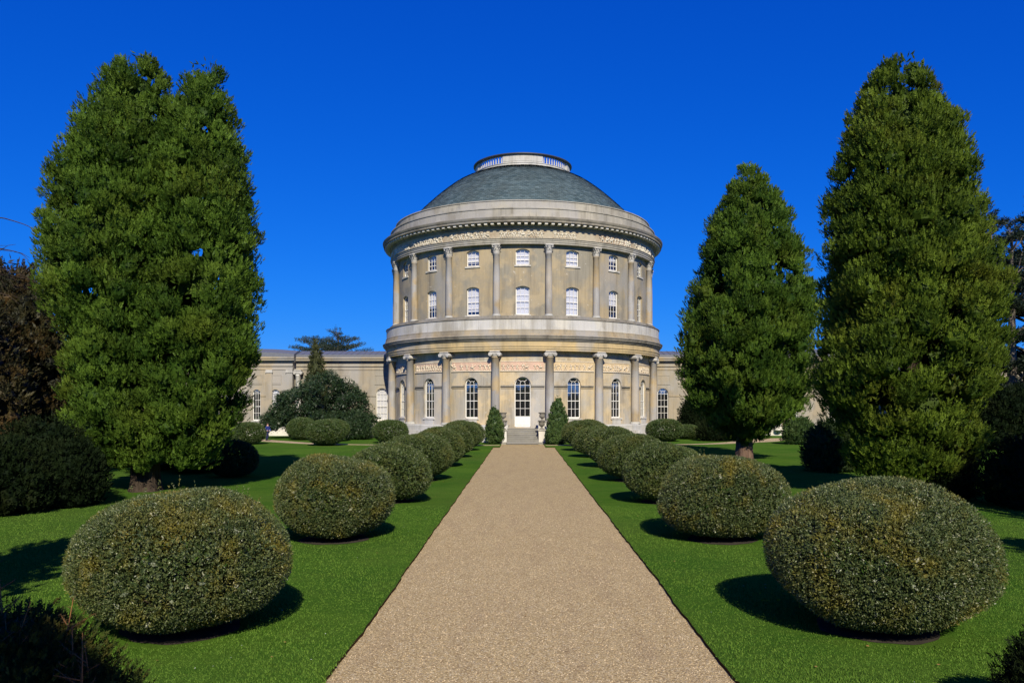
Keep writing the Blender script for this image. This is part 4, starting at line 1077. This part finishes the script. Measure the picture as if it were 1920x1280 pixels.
# two small conical conifers beside the steps
def small_cone(x, y, h, rw, label, seed, mat='yew_green'):
    t = empty('small_conifer', (x, y, 0), label, 'conifer', 'small conifers beside the steps')
    z = np.array([.05, h * .12, h * .3, h * .5, h * .7, h * .86, h]); hh = np.array([.82, 1.0, 1.04, .94, .68, .38, .06]) * rw
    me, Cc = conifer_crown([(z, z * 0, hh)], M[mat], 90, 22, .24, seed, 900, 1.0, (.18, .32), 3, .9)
    link('crown', me, t); b = MB(); b.tube([(0, 0, -.05), (0, 0, h * .7)], [.09, .02], 7); b.build('trunk', M['bark_dark'], t)
small_cone(px(927, 71.4), 71.6, 3.45, .95, 'small conical green conifer left of the stone steps', 61)
small_cone(px(1046, 72), 72.4, 4.35, 1.12, 'taller conical green conifer right of the stone steps', 62)
small_cone(px(1042, 70.6), 70.7, 2.15, .98, 'low bushy conifer in front of the taller one right of the steps', 63)

# broad spreading evergreen in front of the left wing
def clump_tree(name, x, y, clumps, label, mat, barkmat, nleaf, ll, lw_, seed, cat='tree', group=None, trunk=None, flat_=.75, upb=.35):
    t = empty(name, (x, y, 0), label, cat, group); r = rng(seed)
    Vs = []; Ts = []
    vol = np.array([c_[3] ** 2 for c_ in clumps]); cnt = (nleaf * vol / vol.sum()).astype(int)
    for (cx, cy, cz, rr), n in zip(clumps, cnt):
        D = unit(r.normal(size=(n, 3)) + np.array([0, -.2, .35])); P = np.array([cx, cy, cz]) + D * rr * lump(D, r, amp=.12)[:, None] * r.uniform(.72, 1.03, n)[:, None] * np.array([1, 1, flat_])
        A = unit(D * .6 + r.normal(size=(n, 3)) * .6 + np.array([0, 0, upb])); Vs.append(quads(P, A, sides(A, r), ll * r.uniform(.7, 1.3, n), lw_)); Ts.append(np.clip(r.normal(.5, .2, n) + r.normal(0, .1), 0, 1))
        k = max(6, n // 7); P2 = np.array([cx, cy, cz]) + r.normal(size=(k, 3)) * rr * .38 * np.array([1, 1, flat_]); A2 = unit(r.normal(size=(k, 3))); Vs.append(quads(P2, A2, sides(A2, r), ll * 3, lw_ * 4)); Ts.append(r.uniform(0, .3, k))
    link('crown', leafmesh('crown', np.concatenate(Vs), np.concatenate(Ts), M[mat]), t)
    if trunk:
        hs, rt = trunk; g = random.Random(seed)
        pick = g.sample(clumps, min(7, len(clumps)))
        trunk_obj(t, [(0, 0, -.1), (.05, 0, .4), (.1, 0, hs * .6), (.15, 0, hs)], [rt * 1.3, rt, rt * .8, rt * .4], barkmat, [tuple(c_[:3]) for c_ in pick], seed, 8, rt * .5)
    return t
g = random.Random(21); d = 84; cl = []
top = [(495, 785), (510, 765), (530, 738), (555, 722), (575, 705), (600, 698), (625, 694), (645, 708), (665, 708), (678, 730), (682, 752), (690, 765), (702, 785)]
for i in range(260):
    X = g.uniform(499, 699); ty = np.interp(X, [a for a, b in top], [b for a, b in top]); by = 800 if X < 660 else 803
    Y = ty + 9 + (by - ty - 9) * g.random() ** 1.15
    rr = g.uniform(.55, .95); dep = g.uniform(-1, 1) * 3.4 * math.sin(math.pi * min(1, max(.15, (X - 490) / 215)))
    cl.append((px(X, d) - px(600, d), dep, max(.55, pz(Y, d)), rr))
clump_tree('spreading_evergreen', px(600, d), d, cl, 'broad dark spreading evergreen tree in front of the left wing', 'oak', 'bark_dark', 66000, .115, .054, 22, trunk=(3.2, .35))
# brown conifer and cedar behind it, cedars at the right
t = empty('brown_conifer', (px(593, 89), 89, 0), 'thin olive brown conifer rising behind the spreading evergreen', 'conifer')
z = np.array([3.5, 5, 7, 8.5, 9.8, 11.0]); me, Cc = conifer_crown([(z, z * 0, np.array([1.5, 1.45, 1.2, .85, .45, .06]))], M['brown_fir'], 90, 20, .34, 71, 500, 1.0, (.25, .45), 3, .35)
link('crown', me, t); b = MB(); b.tube([(0, 0, -.1), (0, 0, 5), (0, 0, 10.6)], [.2, .14, .03], 8); b.build('trunk', M['bark_dark'], t)

def cedar(x, y, h, tiers, label, mat, seed, trunk_r=.5, n=14000, ll=.34, lw_=.07, group='cedars beyond the garden', lean=0):
    """tiers: (z, reach, count)"""
    t = empty('cedar_tree', (x, y, 0), label, 'tree', group); r = rng(seed); g = random.Random(seed); Vs = []; Ts = []; limbs = []
    plates = []
    for z, reach, cnt in tiers:
        a0 = g.uniform(0, 6.28)
        for i in range(cnt):
            a = a0 + 6.28 * i / cnt + g.uniform(-.35, .35); rr = reach * g.uniform(.65, 1.08); zz = z + g.uniform(-.4, .4)
            rise = g.uniform(.05, .35) * rr
            limbs.append((rr * .85 * math.cos(a), rr * .85 * math.sin(a), zz + rise * .8))
            for k in range(4):
                f = .35 + .22 * k; plates.append((rr * f * math.cos(a), rr * f * math.sin(a), zz + rise * f + g.uniform(-.1, .15), rr * (.3 - .03 * k)))
    ar = np.array([p_[3] ** 1.6 for p_ in plates]); cnts = (n * ar / ar.sum()).astype(int)
    for (cx, cy, cz, rr), k in zip(plates, cnts):
        a = r.uniform(0, 6.283, k); q_ = rr * np.sqrt(r.uniform(0, 1, k)); P = np.stack([cx + q_ * np.cos(a), cy + q_ * np.sin(a), cz + r.normal(0, .13, k) - .12 * (q_ / rr) ** 2 * rr], 1)
        out = unit(np.stack([P[:, 0], P[:, 1], np.zeros(k)], 1)); A = unit(out * .8 + r.normal(size=(k, 3)) * .5 + np.array([0, 0, .25])); Vs.append(quads(P, A, sides(A, r), ll * r.uniform(.6, 1.3, k), lw_)); Ts.append(np.clip(r.normal(.5, .25, k), 0, 1))
    trunk_obj(t, [(0, 0, -.1), (0, 0, .5), (lean * .3, 0, h * .5), (lean, 0, h * .97)], [trunk_r * 1.3, trunk_r, trunk_r * .6, .05], 'bark_grey', limbs, seed, 8, trunk_r * .3)
    link('crown', leafmesh('crown', np.concatenate(Vs), np.concatenate(Ts), M[mat]), t)
    return t
cedar(px(634, 130), 130, 15.9, [(11.3, 4.6, 8), (12.6, 4.0, 8), (13.8, 2.8, 7), (15.0, 1.5, 6), (15.7, .6, 4)], 'blue green cedar crown showing above the left wing roof, right of two', 'cedar', 81, .45, 12000)
cedar(px(595, 134), 134, 14.6, [(11.3, 4.2, 7), (12.6, 4.2, 8), (13.9, 2.9, 8), (14.4, 1.2, 5)], 'flat topped cedar above the left wing roof, behind the brown conifer', 'cedar', 82, .45, 9000)
tr = [(z_, 5.4 - .2 * abs(z_ - 8) * .9, 7) for z_ in (2.6, 4.6, 7, 9.5, 12, 14.3, 16.5)] + [(18.5, 2.6, 6), (20.3, 1.6, 6), (21.6, .7, 5)]
cedar(px(1858, 75), 75, 22.0, tr, 'dark cedar behind the tallest right conifer', 'cedar_dark', 83, .55, 36000, .4, .1)
cedar(px(1938, 72), 72, 21.6, tr, 'dark cedar cut by the right edge of the picture', 'cedar_dark', 84, .55, 36000, .4, .1)
cedar(px(1897, 67), 67, 18.6, [(z_, 4.6 - .1 * abs(z_ - 7), 7) for z_ in (2.4, 4.4, 6.5, 9, 11.4, 13.6)] + [(15.6, 2.4, 6), (17.4, 1.3, 6), (18.3, .6, 5)], 'dark cedar between the two taller cedars, nearer the garden', 'cedar_dark', 86, .5, 30000, .4, .1)
cedar(px(1800, 84), 84, 20, [(z_, 4.6 - .1 * z_ * .6, 7) for z_ in (4, 7, 10, 13, 16)], 'far dark cedar mostly hidden behind the tallest right conifer', 'cedar_dark', 85, .5, 12000, .4, .09)

# dark yews in the shade
def yew(name, x, y, rx_, h, label, mat, seed, n=110, ns=22, ln=.28, core=2600, group='dark yew bushes', zb=.1, cat='yew', thin=True):
    t = empty(name, (x, y, 0), label, cat, group)
    z = np.array([zb, h * .12, h * .35, h * .6, h * .82, h * .94, h]); hh = np.array([.82, .95, 1.0, .9, .62, .38, .1]) * rx_
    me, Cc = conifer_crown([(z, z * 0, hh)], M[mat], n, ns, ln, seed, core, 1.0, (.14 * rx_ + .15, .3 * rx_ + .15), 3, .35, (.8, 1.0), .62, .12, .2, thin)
    link('crown', me, t); b = MB(); b.tube([(0, 0, -.05), (.05, 0, h * .4), (0, 0, h * .75)], [.08 * rx_ + .05, .05 * rx_ + .03, .02], 7); b.build('trunk', M['bark_dark'], t)
    return t
yew('brown_yew', px(20, 37), 37, 3.3, 10.2, 'large brownish yew tree at the left edge behind the dark hedge', 'yew_brown', 91, 300, 24, .34, 2000, 'yew trees')
yew('brown_yew', px(-75, 33), 33, 3.2, 9.0, 'brownish yew tree cut by the left edge of the picture', 'yew_brown', 92, 200, 22, .34, 2000, 'yew trees')
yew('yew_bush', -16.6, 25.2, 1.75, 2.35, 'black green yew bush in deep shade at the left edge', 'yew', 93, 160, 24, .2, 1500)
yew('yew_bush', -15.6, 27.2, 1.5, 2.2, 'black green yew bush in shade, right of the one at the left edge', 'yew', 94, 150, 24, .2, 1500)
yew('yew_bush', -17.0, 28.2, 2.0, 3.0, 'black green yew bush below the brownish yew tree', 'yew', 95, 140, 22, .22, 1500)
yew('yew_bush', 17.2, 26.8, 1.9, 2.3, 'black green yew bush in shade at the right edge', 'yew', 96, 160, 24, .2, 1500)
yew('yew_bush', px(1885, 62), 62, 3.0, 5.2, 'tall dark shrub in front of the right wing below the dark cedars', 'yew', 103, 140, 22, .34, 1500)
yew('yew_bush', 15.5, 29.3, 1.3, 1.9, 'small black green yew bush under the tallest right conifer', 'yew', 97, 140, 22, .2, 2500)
yew('yew_bush', px(1560, 41.5), 41.5, 1.7, 2.7, 'dark yew bush between the tallest conifer and the reddish trunk', 'hedge', 98, 140, 22, .24, 1500)
yew('yew_bush', px(1500, 71), 71, 1.7, 2.3, 'mid green bush by the narrow path behind the right conifers', 'yew_green', 99, 120, 20, .3, 2000)
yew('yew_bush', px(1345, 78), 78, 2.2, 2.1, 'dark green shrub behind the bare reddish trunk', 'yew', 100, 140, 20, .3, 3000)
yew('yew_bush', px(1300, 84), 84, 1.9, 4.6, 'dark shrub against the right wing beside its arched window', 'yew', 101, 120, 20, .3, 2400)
yew('yew_bush', px(672, 81), 81, 1.6, 2.9, 'grey green shrub under the right side of the spreading evergreen', 'oak', 102, 100, 20, .28, 1600)

# foreground yew with orange shoots, bottom left, and one in the bottom right corner
def needle_shoot(P0, dirv, ln, r, nn=44, nl=.036):
    tt = np.linspace(.1, 1, nn); P = np.array(P0) + np.outer(tt * ln, dirv)
    A = unit(r.normal(size=(nn, 3)) * .8 + np.array(dirv) * .6); return quads(P, A, sides(A, r), nl * r.uniform(.7, 1.2, nn), .007)
def fore_yew(x, y, rx_, h, label, seed, shoots):
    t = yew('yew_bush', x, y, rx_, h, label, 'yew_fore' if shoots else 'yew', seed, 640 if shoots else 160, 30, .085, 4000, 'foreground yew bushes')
    g = random.Random(seed); r = rng(seed); Vs = []
    for i in range(shoots):
        a = g.uniform(-1.2, 2.6); q_ = rx_ * g.uniform(.1, .85); zt = h * math.sqrt(max(.1, 1 - (q_ / rx_) ** 2))
        P0 = Vector((q_ * math.cos(a), -abs(q_ * math.sin(a)), zt - .25)); ln = g.uniform(.35, .75); dv = Vector((g.uniform(-.18, .18), g.uniform(-.18, .18), 1)).normalized()
        b = MB(); b.tube([P0, P0 + dv * ln * .5 + Vector((.01, 0, 0)), P0 + dv * ln], [.008, .006, .002], 6); s = b.build('shoot', M['shoot'], t, True)
        vs_ = [needle_shoot(P0, dv, ln, r)]
        for _ in range(g.randint(2, 4)):
            q2 = P0 + dv * ln * g.uniform(.25, .8); d2 = Vector((g.uniform(-1, 1), g.uniform(-1, 1), .45)).normalized(); l2 = g.uniform(.12, .26)
            b = MB(); b.tube([q2, q2 + d2 * l2], [.006, .002], 5); b.build('side_twig', M['shoot'], s, True); vs_.append(needle_shoot(q2, d2, l2, r, 34, .028))
        V = np.concatenate(vs_); link('needles', leafmesh('needles', V, r.uniform(.3, 1, len(V)), M['yew_brown']), s)
fore_yew(-4.15, 6.15, 1.35, 1.75, 'dark yew with tall orange brown shoots in the bottom left foreground', 111, 26)
fore_yew(5.75, 8.3, .82, 1.05, 'dark yew bush in the bottom right corner', 112, 0)

# bare branches reaching in at the left edge
t = empty('bare_tree', (-22.5, 30, 0), 'bare leafless branches reaching into the sky at the left edge', 'tree'); g = random.Random(5)
b = MB(); b.tube([(0, 0, 0), (.1, 0, 4), (.3, .1, 8), (.2, 0, 12)], [.3, .25, .18, .08], 8); b.build('trunk', M['bark_dark'], t, True)
for i in range(7):
    z0 = 7.4 + .38 * i; e = Vector((g.uniform(2.4, 4.0), g.uniform(-.8, .8), z0 + g.uniform(-.6, 1.4))); a = Vector((.2, 0, z0 - .6)); m1 = a.lerp(e, .55) + Vector((0, 0, g.uniform(.3, .9)))
    l_ = MB(); l_.tube(smooth([tuple(a), tuple(m1), tuple(e), tuple(e + Vector((.5, 0, -.35)))], 4), list(np.linspace(.035, .006, 13)), 5)
    for k in range(7):
        p0 = m1.lerp(e, g.uniform(-.3, 1)); d2 = Vector((g.uniform(.1, .9), g.uniform(-.4, .4), g.uniform(-.6, .8))); l_.tube([p0, p0 + d2 * .5, p0 + d2 * .9 + Vector((.05, 0, -.12))], [.014, .01, .005], 4)
    l_.build('branch', M['bark_dark'], t, True)

# trees outside the frame that shade its edges, and the wood behind the camera that the windows mirror
yew('shade_tree', -17.6, 13.5, 3.4, 12.0, 'dense conifer outside the left of the frame shading the dark hedge', 'thuja', 121, 120, 12, .6, 1500, None, 1.0, 'tree')
yew('shade_tree', 19.2, 15.5, 3.4, 12.0, 'dense conifer outside the right of the frame shading the yew bush', 'thuja', 122, 120, 12, .6, 1500, None, 1.0, 'tree')
yew('shade_tree', 14.2, 8.6, 1.7, 9.0, 'thin conifer outside the right of the frame casting streaks on the lawn', 'thuja', 125, 60, 16, .5, 900, None, 1.0, 'tree')
yew('shade_tree', -9.6, 8.0, 1.6, 9.2, 'thin conifer outside the left of the frame casting streaks on the lawn', 'thuja', 124, 60, 16, .5, 900, None, 1.0, 'tree')
g = random.Random(17)
clump_tree('shade_tree', -3.3, -2.4, [(g.uniform(-1.7, 1.5), g.uniform(-.9, .9), g.uniform(6.0, 7.7), g.uniform(.35, .5)) for _ in range(15)], 'round topped tree behind the camera shading the foreground yew', 'thuja', 'bark_dark', 5000, .3, .15, 123, trunk=(6.0, .22))
r = rng(9); n = 14000; th = r.uniform(-1.5, 1.5, n); rr = r.uniform(124, 136, n); Hh = 6.3 + .9 * np.sin(th * 17) + .6 * np.sin(th * 41 + 1)
P = np.stack([rr * np.sin(th), DC - rr * np.cos(th), r.uniform(.2, 1, n) * Hh], 1); A = unit(r.normal(size=(n, 3))); tag(link('wood', leafmesh('wood', quads(P, A, sides(A, r), 2.4, 1.5), r.uniform(0, .6, n), M['yew_green'])), 'dense wood behind the camera', 'wood', None, 'stuff')

# ------------------------------------------------------------------ person on the narrow path
pn = empty('person', (px(502, 78.5), 78.5, 0), 'person in a blue jacket walking on the narrow path at the left', 'person', rz=R(75))
def skin(name, verts, edges, rad, mat, parent, sub=2):
    me = bpy.data.meshes.new(name); me.from_pydata(verts, edges, []); me.materials.append(mat)
    o = link(name, me, parent)
    md = o.modifiers.new('skin', 'SKIN'); md.use_smooth_shade = True
    for v_, q_ in zip(me.skin_vertices[0].data, rad): v_.radius = (q_, q_)
    me.skin_vertices[0].data[0].use_root = True
    o.modifiers.new('sub', 'SUBSURF').levels = sub; o.modifiers['sub'].render_levels = sub
    return o
M['skin'] = plain('skin', (.5, .3, .21), .6, .3, .05); M['jacket'] = plain('blue_jacket', (.03, .045, .22), .8, .2, .2); M['trousers'] = plain('dark_blue_trousers', (.018, .022, .07), .85, .2, .2)
M['hair'] = plain('brown_hair', (.05, .03, .02), .6, .3, .2); M['shoe'] = plain('dark_shoe', (.03, .025, .02), .5, .3, .1)
V = [(0, 0, .92), (0, 0, 1.15), (0, 0, 1.36), (0, .01, 1.47), (0, .0, 1.56), (0, -.01, 1.65), (-.09, 0, .86), (-.1, -.12, .48), (-.1, .02, .09), (.09, 0, .86), (.1, .16, .5), (.1, .24, .1), (-.19, 0, 1.38), (-.25, .08, 1.12), (-.24, -.02, .9), (.19, 0, 1.38), (.25, -.08, 1.12), (.24, -.2, .93)]
E_ = [(0, 1), (1, 2), (2, 3), (3, 4), (4, 5), (0, 6), (6, 7), (7, 8), (0, 9), (9, 10), (10, 11), (2, 12), (12, 13), (13, 14), (2, 15), (15, 16), (16, 17)]
skin('body', V, E_, [.13, .12, .13, .06, .09, .08, .09, .06, .045, .09, .06, .045, .06, .045, .03, .06, .045, .03], M['skin'], pn)
skin('jacket', [V[i] for i in (0, 1, 2, 12, 13, 14, 15, 16, 17)], [(0, 1), (1, 2), (2, 3), (3, 4), (4, 5), (2, 6), (6, 7), (7, 8)], [.17, .155, .16, .085, .065, .05, .085, .065, .05], M['jacket'], pn)
skin('trousers', [V[i] for i in (0, 6, 7, 8, 9, 10, 11)], [(0, 1), (1, 2), (2, 3), (0, 4), (4, 5), (5, 6)], [.14, .11, .08, .065, .11, .08, .065], M['trousers'], pn)
b = MB(); b.ell((0, .02, 1.645), (.1, .11, .105), nu=12, nv=8); b.build('hair', M['hair'], pn, True)
for s, f in ((-1, (-.1, -.02, .045)), (1, (.1, .2, .06))):
    b = MB(); b.ell(f, (.05, .13, .05), nu=10, nv=6); b.build('shoe', M['shoe'], pn, True)

# ------------------------------------------------------------------ small growth: grass blades, daisies, fallen leaves, low plants
r = rng(77); n = 240000
Yb = 9.2 + (r.uniform(0, 1, n) ** 1.6) * 18; half = Yb * .68 + .4; Xb = r.uniform(-1, 1, n) * half
keep = np.abs(Xb - PATH_C) > PATH_HALF - .02 + .06 * r.uniform(0, 1, n)
for s in (-1, 1):
    for (y, x, k) in [(12.25, -5.28, 1), (20.4, -4.86, 1), (12.25, 5.52, 1), (20.4, 5.12, 1)]:
        keep &= ((Xb - x) ** 2 + (Yb - y) ** 2) > 1.05
Xb, Yb = Xb[keep], Yb[keep]; n = len(Xb)
P = np.stack([Xb, Yb, np.full(n, -.004)], 1); A = unit(r.normal(size=(n, 3)) * np.array([.55, .55, .1]) + np.array([0, 0, 1.])); S = sides(A, r); hh = r.uniform(.018, .042, (n, 1)) * (1 + .25 * np.sin(Xb * 2 + Yb * 1.3))[:, None]; wd = .0055 * (1 + Yb / 22)[:, None]
V = np.stack([P - S * wd, P + S * wd, P + A * hh], 1)
me = np_mesh('grass', V.reshape(-1, 3), np.arange(n * 3).reshape(n, 3), M['blade'], {'tint': np.clip(r.normal(.45, .25, n), 0, 1)})
tag(link('grass', me), 'short mown grass blades on the near lawn', 'grass', None, 'stuff')
M['daisy'] = plain('daisy_white', (.8, .8, .76), .7, .2, .02); M['dry'] = plain('dry_leaf', (.35, .2, .07), .8, .2, .4)
def flecks(name, mat, n, sz, seed, label, cat, z=.03, path=False):
    r = rng(seed); y = 9.5 + r.uniform(0, 1, n) ** 1.3 * 42; x = r.uniform(-1, 1, n) * (2.4 if path else np.minimum(y * .6, 16))
    if not path: x = np.where(np.abs(x) < PATH_HALF + .2, np.sign(x) * (PATH_HALF + .3 + np.abs(x)), x)
    P = np.stack([x, y, np.full(n, z)], 1); a = r.uniform(0, 6.28, n); A = np.stack([np.cos(a), np.sin(a), r.uniform(-.1, .4, n)], 1); S = np.stack([-np.sin(a), np.cos(a), r.uniform(-.2, .2, n)], 1)
    tag(link(name, leafmesh(name, quads(P - A * sz / 2, A, S, sz * r.uniform(.6, 1.2, n), sz * .8), r.uniform(0, 1, n), M[mat])), label, cat, None, 'stuff')
flecks('daisies', 'daisy', 90, .022, 5, 'tiny white daisies scattered over the lawn', 'daisies', .035)
flecks('fallen_leaves', 'dry', 110, .05, 6, 'fallen dry leaves scattered over the lawn', 'leaves', .035)
flecks('path_leaves', 'dry', 30, .045, 8, 'dry leaves blown onto the gravel path', 'leaves', -.035, True)
r = rng(41); n = 26000; y = 9.2 + (1 - np.sqrt(1 - r.uniform(0, 1, n))) * 26; x = PATH_C + r.uniform(-PATH_HALF + .01, PATH_HALF - .01, n)
P = np.stack([x, y, np.full(n, -.05)], 1); sz = r.uniform(.004, .010, (n, 1)); a = r.uniform(0, 6.28, n)
e1 = np.stack([np.cos(a), np.sin(a), a * 0], 1); e2 = np.stack([-np.sin(a), np.cos(a), a * 0], 1); up_ = np.array([0, 0, 1.])
base = [P + e1 * sz * 1.2, P + e2 * sz, P - e1 * sz * 1.1, P - e2 * sz * .9]; tp = P + up_ * sz * 1.1 + e1 * sz * .2
V = np.stack(base + [tp], 1); Fi = np.array([[0, 1, 4], [1, 2, 4], [2, 3, 4], [3, 0, 4]]); Fc = (np.arange(n)[:, None, None] * 5 + Fi[None]).reshape(-1, 3)
m = NT('pebble'); rp = m.n('ShaderNodeValToRGB'); m.l(m.attr(), rp.inputs[0]); e = rp.color_ramp.elements; e[0].color = (.14, .10, .055, 1); e[1].color = (.7, .57, .38, 1); q_ = e.new(.5); q_.color = (.42, .31, .17, 1); m.col(rp.outputs[0]); m.set(.7, .3)
tag(link('pebbles', np_mesh('pebbles', V.reshape(-1, 3), Fc, m.mat, {'tint': np.repeat(r.uniform(0, 1, n), 4)})), 'loose pebbles lying on the near gravel path', 'pebbles', None, 'stuff')
r = rng(51); Vs = []
for x0, x1 in ((-23, -15.4), (15.4, 22.5)):
    n = 2600; P = np.stack([r.uniform(x0, x1, n), 85.1 + r.normal(0, .28, n), r.uniform(0, .32, n)], 1); A = unit(r.normal(size=(n, 3)) * .6 + np.array([0, 0, 1.])); Vs.append(quads(P, A, sides(A, r), .22, .04))
V = np.concatenate(Vs); tag(link('ground_cover', leafmesh('ground_cover', V, r.uniform(.3, 1, len(V)), M['cedar'])), 'low grey green plants at the foot of the garden walls', 'plants', None, 'stuff')
